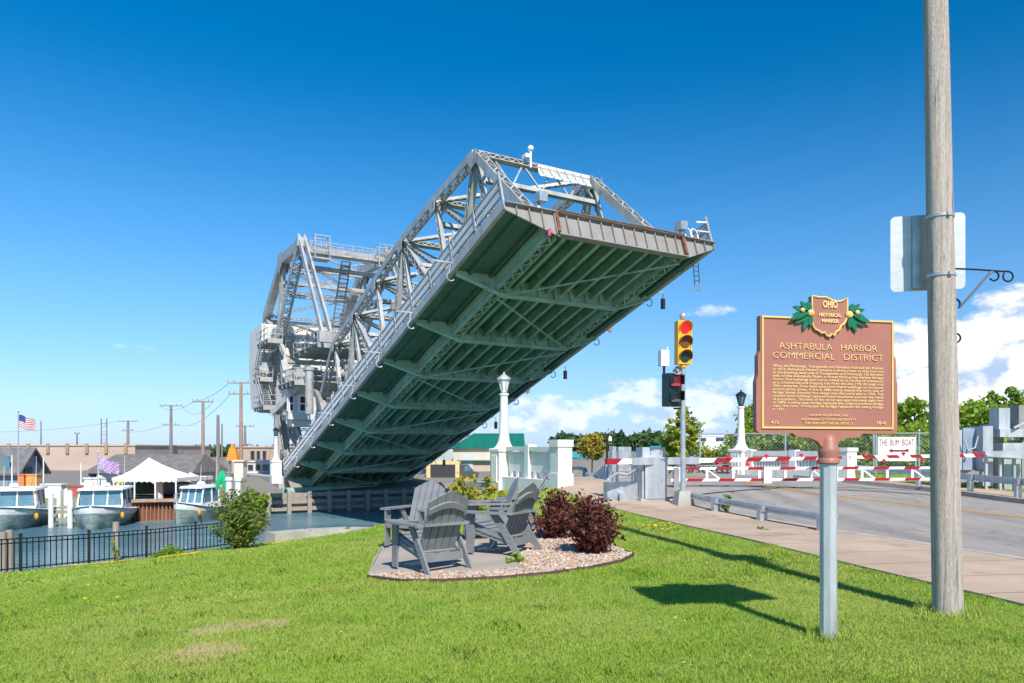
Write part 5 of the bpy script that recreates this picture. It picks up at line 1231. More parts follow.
mb.build('frame', wood, t, world=True); mb = MB(); mb.hexa([(a.x, a.y, -2.35), (a.x + 1.3, a.y, -2.35), (a.x + 1.3, 56, -2.35), (a.x, 56, -2.35), (a.x, a.y, -2.25), (a.x + 1.3, a.y, -2.25), (a.x + 1.3, 56, -2.25), (a.x, 56, -2.25)]); mb.build('decking', wood, t, world=True)

# rusty sheet-pile quay
rustq = mat('rusty_sheet_pile', (.34, .13, .075), .9, 0, .4, .8, .4, 6, col2=(.45, .25, .17), streak=(2, 2, .4))
q0 = ray(131, 450, 51.5); q1 = ray(186, 450, 52.5); t = thing('quay', 'rusty red sheet-pile quay under the white tent', 'quay', (q0.x, q0.y, WATER_Z))
mb = MB(); n = 14; top_z = -2.15; vs = []; fs = []
pp = []
for i in range(n * 4 + 1):
    f = i / (n * 4); ph = i % 4; dy = (.0, .22, .22, 0)[ph] if ph in (1, 2) else 0
    pp.append((q0.x + (q1.x - q0.x) * f, q0.y + (q1.y - q0.y) * f + (.28 if ph in (1, 2) else 0)))
for x, y in pp: vs += [(x, y, WATER_Z - 1), (x, y, top_z)]
fs = [(2 * i, 2 * i + 2, 2 * i + 3, 2 * i + 1) for i in range(len(pp) - 1)]
b0 = len(vs); vs += [(q1.x, 60, top_z), (q0.x, 60, top_z), (q0.x, 60, WATER_Z - 1), (q1.x, 60, WATER_Z - 1)]
fs.append(tuple([2 * i + 1 for i in range(len(pp))] + [b0, b0 + 1])); fs.append((0, 1, b0 + 1, b0 + 2)); fs.append((2 * len(pp) - 2, b0 + 3, b0, 2 * len(pp) - 1))
mb.poly(vs, fs); mb.build('sheet_piling', rustq, t, world=True, smooth=False)
mb = MB(); mb.bar((q0.x - .2, q0.y, top_z + .08), (q1.x + .2, q1.y, top_z + .08), .6, .2); mb.build('coping', mat('rusty_coping', (.42, .30, .21), .9, 0, .25, 2), t, world=True)

# tent
def tent(u0, u1, uc, vpk, veave, d, label, posts=4, depth=6.0, cat='tent'):
    x0, x1_ = (u0 - 512) / F0 * d, (u1 - 512) / F0 * d; xc = (uc - 512) / F0 * (d + depth / 2); ze = EYE - (veave - HY) / F0 * d; zp_ = EYE - (vpk - HY) / F0 * (d + depth / 2)
    t = thing('marquee_tent', label, cat, ((x0 + x1_) / 2, d, -2.2)); mb = MB(); n = 9
    P00, P10, P11, P01 = Vector((x0, d, ze)), Vector((x1_, d, ze)), Vector((x1_, d + depth, ze)), Vector((x0, d + depth, ze)); pk = Vector((xc, d + depth / 2, zp_)); vs = []; fs = []
    cor = [P00, P10, P11, P01]
    for k in range(4):
        a_, b_ = cor[k], cor[(k + 1) % 4]
        for i in range(n + 1):
            f = i / n; e_ = a_.lerp(b_, f); sag = 0
            for j in range(5): g_ = j / 4; q = e_.lerp(pk, g_); q.z -= .22 * math.sin(math.pi * g_); vs.append(q)
        b0 = k * (n + 1) * 5
        for i in range(n):
            for j in range(4): fs.append((b0 + i * 5 + j, b0 + (i + 1) * 5 + j, b0 + (i + 1) * 5 + j + 1, b0 + i * 5 + j + 1))
        for i in range(n): 
            e0, e1_ = a_.lerp(b_, i / n), a_.lerp(b_, (i + 1) / n); bb0 = len(vs) if False else None
    mb.poly(vs, fs)
    for k in range(4):
        a_, b_ = cor[k], cor[(k + 1) % 4]
        for i in range(12):
            e0, e1_ = a_.lerp(b_, i / 12), a_.lerp(b_, (i + 1) / 12); m0 = (e0 + e1_) / 2
            dn = Vector((0, 0, -.32)); mb.poly([e0, e1_, e1_ + dn * .75, m0 + dn, e0 + dn * .75], [(0, 1, 2, 3, 4)])
    mb.build('canopy', creamroof, t, world=True, ang=50)
    for i in range(posts):
        for y in (d + .05, d + depth - .1):
            x = x0 + .1 + (x1_ - x0 - .2) * i / (posts - 1); mb = MB(); mb.tube((x, y, -2.25), (x, y, ze), .06, n=8); mb.build('pole', white, t, world=True)
    return t
tent(112, 177, 149, 457.5, 478, 53.5, 'large white peaked tent over the rusty quay', depth=4.0)
for u0, u1, uc, v0, v1, d, lb_ in ((91, 110, 98, 474.5, 480, 57, 'small white canopy left of the large tent'), (184, 201, 190, 472, 477, 60, 'small white canopy behind the right end of the large tent')):
    tent(u0, u1, uc, v0, v1, d, lb_, 2, 2.5)
# covered boats / equipment under the tent
tarp = mat('dark_green_tarp', (.05, .075, .06), .7, 0, .3, 2); 
for u, d, L_, w2, h2, m_, lb_ in ((136, 57, 3.0, 1.4, 1.15, tarp, 'dark boat under a green cover in the left half of the tent'), (174, 57.5, 3.4, 1.5, 1.1, mat('grey_tarp', (.17, .2, .2), .6, 0, .2, 1), 'grey covered boat in the right half of the tent')):
    p = ray(u, 450, d); mb = MB(); st = [(-.5, .7, .55), (-.35, .95, .9), (0, 1, 1), (.3, .85, .92), (.45, .5, .7), (.5, .1, .45)]; vs = []; fs = []
    for f, w_, h_ in st:
        x = f * L_; b_ = w2 / 2 * w_; vs += [(x, -b_ * .7, .3), (x, -b_, .3 + h2 * h_ * .5), (x, -b_ * .5, .3 + h2 * h_ * .9), (x, b_ * .5, .3 + h2 * h_ * .9), (x, b_, .3 + h2 * h_ * .5), (x, b_ * .7, .3)]
    for i in range(5):
        for k in range(6): fs.append((i * 6 + k, i * 6 + (k + 1) % 6, i * 6 + 6 + (k + 1) % 6, i * 6 + 6 + k))
    fs += [tuple(range(6)), tuple(30 + k for k in range(6))]; mb.poly(vs, fs)
    t = thing('covered_boat', lb_, 'boat', (p.x, p.y, -2.2)); mb.build('cover', m_, t, ang=50); mb = MB(); mb.bar((-L_ * .45, 0, .18), (L_ * .6, 0, .18), .5, .12); mb.build('trailer', black, t)
# kayaks
for u, lb_, a_ in ((216.5, 'green kayak standing on the rack, left one', .25), (225, 'green kayak standing on the rack, right one', -.1)):
    p = ray(u, 472, 50); t_ = MB(); L_ = 1.5; vs = []; n = 9
    for i in range(n):
        f = i / (n - 1); r = .2 * math.sin(math.pi * min(.97, max(.03, f))) ** .6; z = f * 1.35
        for k in range(8): an = k * math.pi / 4; vs.append((p.x + a_ * z + r * math.cos(an), p.y + r * .5 * math.sin(an), -1.25 + z))
    t_.poly(vs, [(i * 8 + k, i * 8 + (k + 1) % 8, i * 8 + 8 + (k + 1) % 8, i * 8 + 8 + k) for i in range(n - 1) for k in range(8)] + [tuple(range(7, -1, -1)), tuple((n - 1) * 8 + k for k in range(8))])
    tag(t_.build('kayak', mat('kayak_green', (.02, .42, .16), .35, 0, .1, 3), loc=(p.x, p.y, -1.6)), lb_, 'kayak', 'green kayaks standing on the bank')

# ------------------------------------------------------------------ buildings on the far bank
def hip_house(name, cat, label, u0, u1, vt, ve, d, depth, wall_m, roof_m, zb=-2.2, wins=(), ridge=.0, gable=False, extra=None, rz=0):
    x0, x1_ = (u0 - 512) / F0 * d, (u1 - 512) / F0 * d; ze = EYE - (ve - HY) / F0 * d; zr_ = EYE - (vt - HY) / F0 * (d + depth / 2)
    t = thing(name, label, cat, ((x0 + x1_) / 2, d, zb)); mb = MB(); mb.hexa([(x0, d, zb), (x1_, d, zb), (x1_, d + depth, zb), (x0, d + depth, zb), (x0, d, ze), (x1_, d, ze), (x1_, d + depth, ze), (x0, d + depth, ze)]); mb.build('wall', wall_m, t, world=True, smooth=False)
    o_ = .4; ym = d + depth / 2; mb = MB()
    A_ = [(x0 - o_, d - o_, ze - .1), (x1_ + o_, d - o_, ze - .1), (x1_ + o_, d + depth + o_, ze - .1), (x0 - o_, d + depth + o_, ze - .1), (x0 - o_ + ridge, ym, zr_), (x1_ + o_ - ridge, ym, zr_)]
    mb.poly(A_, [(0, 1, 5, 4), (2, 3, 4, 5), (3, 0, 4), (1, 2, 5), (3, 2, 1, 0)]); mb.build('roof', roof_m, t, world=True, smooth=False)
    for (ua, ub, va, vb, m_) in wins:
        xa, xb = (ua - 512) / F0 * d, (ub - 512) / F0 * d; za_, zb2 = EYE - (va - HY) / F0 * d, EYE - (vb - HY) / F0 * d
        mb = MB(); mb.box(((xa + xb) / 2, d - .03, (za_ + zb2) / 2), (xb - xa + .16, .1, za_ - zb2 + .16)); fr = mb.build('window', white, t, world=True)
        mb = MB(); mb.box(((xa + xb) / 2, d - .09, (za_ + zb2) / 2), (xb - xa, .03, za_ - zb2)); mb.build('pane', m_, fr, world=True)
    return t
def flat_bld(name, label, u0, u1, vt, d, depth, wall_m, zb=-2.2, wins=(), par_m=None, cat='building'):
    x0, x1_ = (u0 - 512) / F0 * d, (u1 - 512) / F0 * d; zt_ = EYE - (vt - HY) / F0 * d
    t = thing(name, label, cat, ((x0 + x1_) / 2, d, zb)); mb = MB(); mb.hexa([(x0, d, zb), (x1_, d, zb), (x1_, d + depth, zb), (x0, d + depth, zb), (x0, d, zt_), (x1_, d, zt_), (x1_, d + depth, zt_), (x0, d + depth, zt_)]); mb.build('wall', wall_m, t, world=True, smooth=False)
    mb = MB(); hp = (zt_ - zb) * .05; mb.box(((x0 + x1_) / 2, d + depth / 2, zt_ + hp / 2), (x1_ - x0 + .3, depth + .3, hp)); mb.build('parapet', par_m or wall_m, t, world=True, smooth=False)
    for (ua, ub, va, vb, m_) in wins:
        xa, xb = (ua - 512) / F0 * d, (ub - 512) / F0 * d; za_, zb2 = EYE - (va - HY) / F0 * d, EYE - (vb - HY) / F0 * d
        mb = MB(); mb.box(((xa + xb) / 2, d - .03, (za_ + zb2) / 2), (xb - xa + .12, .1, za_ - zb2 + .12)); fr = mb.build('window', steel_d, t, world=True)
        mb = MB(); mb.box(((xa + xb) / 2, d - .09, (za_ + zb2) / 2), (xb - xa, .03, za_ - zb2)); mb.build('pane', m_, fr, world=True)
    return t
pink = mat('pinkish_concrete', (.50, .38, .31), .9, 0, .12, .15, .0, 3, streak=(.3, 1, 2.5))
wl = flat_bld('storage_wall', 'long pinkish concrete wall of a storage building behind the boats', -60, 135, 446, 120, 30, pink, par_m=mat('ochre_cap', (.52, .39, .24), .9, 0, .1, .2))
mb = MB()
for u in np.arange(-50, 130, 19.5): x = (u - 512) / F0 * 119.8; mb.box((x, 119.85, EYE + .25), (.5, .25, 1.6))
mb.build('buttress', mat('dark_ochre', (.36, .26, .17), .9), wl, world=True)
greyblue = mat('grey_blue_siding', (.24, .30, .36), .7, 0, .12, .8, .3, 3, streak=(.3, .3, 5))
hb = thing('boathouse', 'grey-blue gabled boathouse at the left edge behind the first boat', 'building', ((-5 - 512) / F0 * 64, 66, -1.6))
x0, x1_, y0_, y1_ = (-70 - 512) / F0 * 62, -41.7, 62, 65.4; ze, zr_ = EYE - (472 - HY) / F0 * 63, EYE - (449.5 - HY) / F0 * 63.7; ym = (y0_ + y1_) / 2
mb = MB(); mb.poly([(x0, y0_, -2.3), (x1_, y0_, -2.3), (x1_, y1_, -2.3), (x0, y1_, -2.3), (x0, y0_, ze), (x1_, y0_, ze), (x1_, y1_, ze), (x0, y1_, ze), (x0, ym, zr_), (x1_, ym, zr_)], [(0, 1, 5, 4), (2, 3, 7, 6), (1, 2, 6, 9, 5), (3, 0, 4, 8, 7)]); mb.build('wall', greyblue, hb, world=True, smooth=False)
mb = MB()
mb.prism([(x0 - .3, y0_ - .4, ze - .25), (x0 - .3, ym, zr_), (x0 - .3, ym, zr_ + .18), (x0 - .3, y0_ - .4, ze - .07)], (x1_ - x0 + .7, 0, 0)); mb.prism([(x0 - .3, y1_ + .4, ze - .25), (x0 - .3, ym, zr_), (x0 - .3, ym, zr_ + .18), (x0 - .3, y1_ + .4, ze - .07)], (x1_ - x0 + .7, 0, 0)); mb.build('roof', shingle, hb, world=True, smooth=False)
mb = MB(); mb.bar((x0, y0_ - 1.2, ze - .5), (x1_ - 2.0, y0_ - 1.2, ze - .5), 2.4, .12)
for x in (x1_ - 2.2, x1_ - 6): mb.bar((x, y0_ - 2.2, -1.6), (x, y0_ - 2.2, ze - .5), .2, .2, (0, 1, 0))
mb.build('porch', white, hb, world=True)
mb = MB(); mb.box((x1_ + .04, y0_ + 1.2, -1.0), (.06, 1.0, 2.1)); mb.build('door', mat('dark_door', (.05, .1, .1), .5), hb, world=True)
for yy in (y0_ - .04,):
    mb = MB(); mb.box((x1_ - 1.0, yy, .3), (.6, .06, 1.4)); mb.build('window', glass_b, hb, world=True)
hip_house('boat_shed', 'building', 'long low shed with dark grey shingle roof behind the white tent', 88, 190, 454, 472, 74, 9, mat('shed_wall', (.55, .55, .5), .8, 0, .1, 1), shingle, ridge=.8, wins=((90, 97, 474, 481, glass), (178, 184, 476, 482, glass)))
flat_bld('brick_building', 'tan brick building with three tall dark windows beyond the far lamp pylon', 232, 330, 447.5, 96, 20, mat('tan_brick', (.46, .34, .25), .9, 0, .12, 1), zb=-2.2, par_m=mat('brick_coping', (.52, .40, .31), .9),
         wins=((251, 254.5, 451, 459, glass), (257, 260, 451, 459, glass), (263, 266, 451, 459, glass), (309, 321, 452, 456, glass)))
flat_bld('utility_shed', 'low white shed with a row of windows right beside the far lamp pylon', 246, 272, 462, 84, 8, mat('pale_panel', (.6, .62, .64), .7, 0, .1, 1), wins=((248.5, 253, 465, 470, glass), (256, 260, 465, 470, glass), (263, 268, 465, 470, glass)))
flat_bld('concrete_pillar', 'square cream concrete pillar on the far grass slope beside the low white shed', 234, 243, 461.5, 74, 1.2, mat('cream_block', (.72, .66, .56), .8, 0, .06, 1), cat='pillar')
# warehouse with green roof
whb = mat('warehouse_cream', (.55, .52, .44), .8, 0, .06, .4, .2, 3, streak=(6, 6, .1)); grn = mat('green_metal_roof', (.01, .16, .085), .45, 0, .15, .4, streak=(8, .3, .3))
x0, x1_ = (453 - 512) / F0 * 90, (522 - 512) / F0 * 90; zt_, ze = EYE - (433 - HY) / F0 * 98, EYE - (448.5 - HY) / F0 * 90
wt_ = thing('warehouse', 'cream metal warehouse with green roof behind the near lamp pylon', 'building', (x0, 90, -1))
mb = MB(); mb.hexa([(x0, 90, -1.5), (x1_, 90, -1.5), (x1_, 110, -1.5), (x0, 110, -1.5), (x0, 90, ze), (x1_, 90, ze), (x1_, 110, ze), (x0, 110, ze)]); mb.build('wall', whb, wt_, world=True, smooth=False)
mb = MB(); mb.poly([(x0 - .4, 89.6, ze), (x1_ + .4, 89.6, ze), (x1_ + .4, 100, zt_), (x0 + 2.0, 100, zt_), (x1_ + .4, 110.4, ze), (x0 - .4, 110.4, ze)], [(0, 1, 2, 3), (3, 2, 4, 5), (0, 3, 5), (0, 5, 4, 1)]); mb.build('roof', grn, wt_, world=True, smooth=False)
mb = MB(); xa = (461 - 512) / F0 * 88; xb2 = x1_; mb.hexa([(xa, 86, -1.5), (xb2, 86, -1.5), (xb2, 89.9, -1.5), (xa, 89.9, -1.5), (xa, 86, EYE - 12 / F0 * 86), (xb2, 86, EYE - 12 / F0 * 86), (xb2, 89.9, EYE - 11 / F0 * 86), (xa, 89.9, EYE - 11 / F0 * 86)]); mb.build('lean_to', mat('tan_siding', (.5, .42, .33), .8, 0, .05, .4, .3, 4, streak=(8, 8, .1)), wt_, world=True, smooth=False)
mb = MB(); mb.bar((xa - .3, 85.8, EYE - 12 / F0 * 86 + .1), (xb2, 85.8, EYE - 12 / F0 * 86 + .1), .3, .2); mb.build('gutter', mat('dark_green_trim', (.02, .09, .06), .5), wt_, world=True)
mb = MB(); mb.box(((468.5 - 512) / F0 * 85.9, 85.94, -.1), (1.0, .1, 2.3)); mb.build('door', mat('pale_door', (.55, .6, .65), .5), wt_, world=True)
flat_bld('row_building', 'pale building with windows seen under the raised bridge left of the warehouse', 418, 453, 448, 98, 8, mat('pale_green_wall', (.45, .5, .48), .8, 0, .1, .4), wins=((432, 437, 462, 469, glass), (439.5, 444.5, 462, 469, glass), (424, 428, 462, 469, glass)), par_m=mat('blue_trim', (.2, .3, .4), .6))
# bank terrace wall & parked car & truck
def vehicle(kind_, loc, rz, label, col):
    t = thing(kind_, label, 'car' if kind_ == 'parked_car' else 'truck', loc, rz)
    if kind_ == 'parked_car':
        pr = [(-2.1, .35), (-2.15, .8), (-1.9, .95), (-1.0, 1.0), (-.5, 1.42), (.7, 1.45), (1.4, 1.0), (2.0, .9), (2.15, .6), (2.1, .35)]
        mb = MB(); mb.prism([(x, -.85, z) for x, z in pr], (0, 1.7, 0)); b_ = mb.build('body', col, t)
        mb = MB(); mb.prism([(-.85, -.87, 1.0), (-.45, -.87, 1.35), (.65, -.87, 1.38), (1.2, -.87, 1.0)], (0, 1.74, 0)); mb.build('windows', glass, t)
        mb = MB(); mb.box((-1.95, 0, .75), (.5, 1.72, .12)); mb.build('rear_lamps', redp, t)
    else:
        mb = MB(); mb.box((-.8, 0, 1.35), (3.2, 2.0, 1.9)); mb.build('cargo_box', col, t); mb = MB(); mb.box((-.8, -1.03, 1.35), (2.4, .06, 1.3)); mb.build('side_opening', mat('dark_opening', (.05, .05, .06), .8), t)
        mb = MB(); mb.prism([(.85, -.95, .5), (.85, -.95, 2.0), (1.6, -.95, 2.0), (2.1, -.95, 1.3), (2.6, -.95, 1.2), (2.6, -.95, .5)], (0, 1.9, 0)); mb.build('cab', mat('cab_dark', (.08, .09, .1), .3, coat=.5), t)
        mb = MB(); mb.prism([(1.3, -.97, 1.35), (1.3, -.97, 1.85), (1.6, -.97, 1.85), (1.95, -.97, 1.35)], (0, 1.94, 0)); mb.build('windows', glass_b, t)
    for x in (-1.35, 1.35 if kind_ == 'parked_car' else 1.9):
        for y in (-.8, .8): mb = MB(); mb.tube((x, y - .1, .34), (x, y + .1, .34), .34, n=14); w_ = mb.build('wheel', rubber, t); mb = MB(); mb.tube((x, y - .12, .34), (x, y + .12, .34), .18, n=10); mb.build('rim', galv, w_)
    return t
vehicle('food_truck', ((452 - 512) / F0 * 72, 72, -1.05 - .85), R(0), 'small yellow box truck parked in front of the cream warehouse', mat('cream_yellow', (.75, .58, .3), .5, 0, .1, 2))
vehicle('parked_car', ((432 - 512) / F0 * 78, 78, -1.9), R(70), 'dark car parked left of the yellow box truck', mat('dark_car_paint', (.06, .07, .09), .25, .3, coat=.6))

# ------------------------------------------------------------------ poles, wires, flags
redwood = mat('reddish_pole', (.36, .25, .20), .9, 0, .2, 1); greypole = mat('grey_pole', (.24, .21, .19), .9, 0, .2, 1)
polesL = []
def tpole(u, vt, d, label, m_, r=.15, arms=(), vb=None, lat_=False, cat='utility pole', ins=True):
    p = ray(u, vt, d); zb = -1.6; t = thing('power_pole', label, cat, (p.x, p.y, zb), 0, 'distant power poles')
    mb = MB()
    if lat_:
        for dx in (-.6, .6): mb.tube((dx, 0, 0), (dx, 0, p.z - zb), .14, .12, 8)
        for k in range(7): z = (p.z - zb) * (.35 + .09 * k); mb.bar((-.6, 0, z), (.6, 0, z + (.6 if k % 2 else -.0)), .08, .08)
    else: mb.tube((0, 0, 0), (0, 0, p.z - zb), r * 1.2, r * .8, 10)
    sh = mb.build('shaft', m_, t)
    for dv, half in arms:
        z = p.z - zb - dv / F0 * d; hw_ = half / F0 * d; mb = MB(); mb.bar((-hw_, 0, z), (hw_, 0, z), .12, .14)
        if ins:
            for f in (-1, -.55, .55, 1): mb.tube((f * hw_, 0, z), (f * hw_, 0, z + .35), .06, .05, 6)
        mb.build('crossarm', m_, t)
    polesL.append((p, half if arms else 0)); return t
tpole(241, 382, 82, 'tall wooden power pole with two crossarms just left of the bridge', redwood, .2, ((1, 13), (12, 12)))
tpole(203, 401, 88, 'reddish power pole with a single short crossarm left of the tallest pole', redwood, .2, ((.8, 10),))
tpole(218, 415, 70, 'plain dark post without crossarms between two power poles', greypole, .17)
tpole(171, 405, 130, 'grey power pole with two crossarms above the shed roof', greypole, .28, ((.8, 11), (20, 8)))
tpole(128, 420.5, 150, 'distant power pole with two crossarms and transformers above the storage wall', greypole, .3, ((.8, 9), (10, 5)))
tpole(104, 418.5, 160, 'twin-legged lattice pole above the storage wall', greypole, .3, (), lat_=True)
tpole(77, 433, 160, 'short lamp pole peeking over the storage wall', greypole, .2, ((.8, 2.5),))
tpole(41, 421, 150, 'thin plain pole standing over the left of the storage wall', greypole, .14)
tpole(245, 425.5, 130, 'small distant power pole just right of the tall two-armed pole', greypole, .25, ((.8, 9),))
tpole(222, 424, 100, 'thin grey pole with a slanted lamp arm right of the dark post', greypole, .12)
wirem = mat('wire', (.06, .06, .07), .6)
def wire(p, q, sag, label, r=.022):
    pts = [Vector(p).lerp(Vector(q), f) - Vector((0, 0, 1.3 * sag * f * (1 - f))) for f in np.linspace(0, 1, 14)]
    mb = MB(); mb.path(pts, r, 4); tag(mb.build('power_line', wirem, loc=tuple(p)), label, 'power line', 'power lines strung between the distant poles')
def PR(u, v, d): return ray(u, v, d)
wire(PR(229, 383, 82), PR(193, 402, 88), 1.2, 'power line from the left end of the tallest pole to the reddish pole')
wire(PR(253, 383, 82), PR(290, 420, 120), 2.5, 'power line leaving the right end of the tallest pole towards the bridge')
wire(PR(193, 402, 88), PR(160, 406, 130), 2.5, 'power line from the reddish pole to the grey two-armed pole'); wire(PR(213, 402, 88), PR(182, 406, 130), 4.5, 'lower sagging power line left of the reddish pole')
wire(PR(230, 394.5, 82), PR(178, 425, 130), 4, 'power line from the lower crossarm of the tallest pole to the left'); wire(PR(163, 425, 130), PR(120, 431, 150), 2, 'power line above the shed roof towards the twin-legged pole')
wire(PR(119, 421, 150), PR(-20, 432, 150), 2, 'power line crossing above the long storage wall', .03); wire(PR(253, 394.5, 82), PR(300, 432, 120), 3, 'lower power line between the tallest pole and the bridge')
# flags
flagw = mat('flag_white', (.75, .72, .72), .8, 0, .03, 2); flagr = mat('flag_red', (.5, .05, .07), .8, 0, .05, 2); flagb = mat('flag_blue', (.05, .07, .25), .8)
def flag(u, vt, d, W_, H_, label, stripes=True, drop=.4, mats_=None, polev=None, ud=1):
    p = ray(u, vt, d); pz = p.z; t = thing('flag_pole', label, 'flag', (p.x, p.y, -1.6)); mb = MB(); mb.tube((0, 0, -.6), (0, 0, pz + 1.6), .06, .035, 8); mb.ball((0, 0, pz + 1.66), .09, 8, 5); mb.build('pole', galv, t)
    mb = MB(); nx_, nz_ = 14, 13; vs = []
    for j in range(nz_ + 1):
        for i in range(nx_ + 1):
            f = i / nx_; g_ = j / nz_; vs.append((.05 + f * W_ * .92 * ud, .16 * math.sin(f * 7 + g_ * 1.5) * f ** .5, pz + 1.6 - .25 - g_ * H_ * (1 - .08 * f) - drop * f * W_ + .05 * math.sin(f * 9)))
    b0 = 0; mb.v = vs
    for j in range(nz_):
        for i in range(nx_):
            k = j * (nx_ + 1) + i; mb.f.append((k, k + 1, k + nx_ + 2, k + nx_ + 1))
            if stripes: mb.mi.append(2 if (j < 7 and i < 6) else (1 if j % 2 == 0 else 0))
            else: mb.mi.append(0 if (i * 3 + j * 5) % 7 > 2 else 1)
    me = bpy.data.meshes.new('flag_cloth'); me.from_pydata(vs, [], mb.f)
    for m_ in (mats_ or (flagw, flagr, flagb)): me.materials.append(m_)
    me.polygons.foreach_set('material_index', mb.mi); me.polygons.foreach_set('use_smooth', [True] * len(mb.mi)); o = bpy.data.objects.new('flag_cloth', me); COL.objects.link(o); o.parent = t; return t
flag(18.3, 411.5, 58, 1.35, .98, 'striped red, white and blue flag flying from a thin pole above the boathouse', drop=.32)
flag(98, 453, 56, 1.6, 1.0, 'faded purple flag flapping on a short pole beside the white tent', False, .35, (mat('purple_cloth', (.38, .2, .5), .8, 0, .3, 2), mat('pale_cloth', (.62, .5, .62), .8, 0, .2, 2)))
# masts on the far bank
for u, v, d, lb_ in ((43.5, 456, 60, 'thin white mast behind the leftmost boat'), (81, 463, 60, 'thin white mast behind the middle boat'), (12, 455, 60, 'thin pale mast in front of the boathouse')):
    p = ray(u, v, d); mb = MB(); mb.tube((p.x, p.y, -1.6), (p.x, p.y, p.z), .06, .04, 8); tag(mb.build('mast', white, loc=(p.x, p.y, -1.6)), lb_, 'mast', 'thin masts by the boats')
# small dock clutter: coolers, bins, barrels, tables
for i, (u, v, d, w_, h_, c_, nm, lb_) in enumerate(((24, 479, 58, .5, .8, (.75, .25, .08), 'life_jacket_bin', 'orange bin standing behind the leftmost boat roof'), (34, 479, 58, .8, .8, (.8, .35, .12), 'life_jacket_bin', 'larger orange bin on the dock behind the leftmost boat'),
        (54, 490, 57, 1.6, 1.0, (.75, .74, .72), 'dock_box', 'white dock box left of the middle boat'), (79, 494, 58, 1.2, 1.4, (.4, .12, .08), 'crate', 'dark red crate stack behind the white dock piles'), (98, 487, 57, 1.8, 1.5, (.72, .7, .68), 'dock_box', 'pale dock box behind the middle boat cabin'),
        (108, 489, 58, .9, 1.2, (.3, .1, .07), 'crate', 'dark red crate behind the roof of the middle boat'), (120, 491, 56.5, .6, 1.4, (.7, .75, .1), 'life_vest', 'yellow-green life vest hanging by the tent corner'), (159, 489, 54.5, .6, 1.6, (.6, .58, .52), 'bollard', 'pale stacked bollard on the quay edge under the tent'),
        (190, 492, 56, 1.5, 1.2, (.3, .35, .36), 'dock_box', 'dark grey dock box at the right foot of the tent'), (168, 475, 58, .7, .7, (.6, .08, .05), 'cooler', 'small red cooler high under the tent'), (229, 488, 50, .45, 1.5, (.75, .75, .72), 'bollard', 'left white bollard on the bank beside the kayaks'), (238, 492, 46, .4, 1.9, (.78, .78, .75), 'bollard', 'right white bollard half hidden by the bush'))):
    p = ray(u, v, d); m_ = mat('clutter_%d' % i, c_, .6, 0, .15, 3)
    t = thing(nm, lb_, nm.replace('_', ' '), (p.x, p.y, -2.25)); top_ = p.z + h_ / 2 - t.location.z
    mb = MB(); 
    if nm == 'bollard': mb.lathe([(w_ * .5, 0), (w_ * .45, top_ * .85), (w_ * .6, top_ * .88), (w_ * .5, top_)], n=12)
    elif nm == 'life_vest': mb.prism([(-w_ * .5, 0, top_ - h_), (w_ * .5, 0, top_ - h_), (w_ * .4, 0, top_ - .1), (w_ * .15, 0, top_), (0, 0, top_ - .35), (-w_ * .15, 0, top_), (-w_ * .4, 0, top_ - .1)], (0, .15, 0))
    else: mb.hexa([(-w_ * .5, -.4, 0), (w_ * .5, -.4, 0), (w_ * .5, .4, 0), (-w_ * .5, .4, 0), (-w_ * .47, -.38, top_ - .12), (w_ * .47, -.38, top_ - .12), (w_ * .47, .38, top_ - .12), (-w_ * .47, .38, top_ - .12)])
    mb.build('body', m_, t, smooth=False)
    if nm in ('dock_box', 'crate', 'cooler', 'life_jacket_bin'): mb = MB(); mb.box((0, 0, top_ - .06), (w_ * 1.06, .86, .1)); mb.build('lid', m_, t)

# ------------------------------------------------------------------ trees
def tree(u, vtop, d, spread_px, label, m_, shape='round', lsize=.22, dens=1.0, zb=.3, trunk_f=.28, nlimb=10, grp='trees beyond the road', cat='tree', base_u=None):
    p = ray(u, vtop, d); H = p.z - zb; Rr = spread_px / F0 * d; t = thing('tree', label, cat, (p.x, p.y, zb), 0, grp)
    cs, rs, limbs = [], [], []
    nlev = nlimb * 3
    for i in range(nlev):
        f = (i + .5) / nlev
        if shape == 'cone': z = H * (trunk_f + (1 - trunk_f) * f); er = Rr * (1 - f) ** .8 * rnd.uniform(.55, 1.1)
        else: z = H * (trunk_f + (1 - trunk_f) * .93 * f); er = Rr * math.sin(math.pi * min(1, .18 + .8 * f)) ** .7 * rnd.uniform(.35, 1.05)
        a_ = i * 2.4 + rnd.uniform(-.5, .5); tip = Vector((er * math.cos(a_), er * math.sin(a_), z + .12 * er)); limbs.append((Vector((0, 0, max(H * trunk_f * .8, z - .35 * er))), tip))
        nb = 3 if er > .3 * Rr else 2
        for k in range(nb): g_ = .5 + .5 * k / max(1, nb - 1); q = Vector((0, 0, z - .1 * er)).lerp(tip, g_); cs.append((q.x, q.y, q.z)); rs.append(Rr * rnd.uniform(.14, .27) * (1 if shape != 'cone' else (1.15 - .6 * f)))
    cs.append((0, 0, H - Rr * .15)); rs.append(Rr * .16)
    V, Fq, T = leaves(clump_points(cs, rs, 55 * dens / (lsize * 4) ** 2, .25), lsize); o = npmesh('foliage', V, Fq, m_, t, T)
    mb = MB(); r0 = max(.06, H * .02); mb.path([(0, 0, -.3), (.03 * H * .3, 0, H * .3), (0, .02 * H, H * .65), (0, 0, H * .93)], [r0, r0 * .75, r0 * .45, r0 * .12], 8); tr_ = mb.build('trunk', bark, t)
    mb = MB()
    for a_, b_ in limbs: mb.path([a_, a_.lerp(b_, .5) + Vector((0, 0, .04 * H)), b_], [r0 * .28, r0 * .18, r0 * .07], 5)
    mb.build('limbs', bark, t); return t
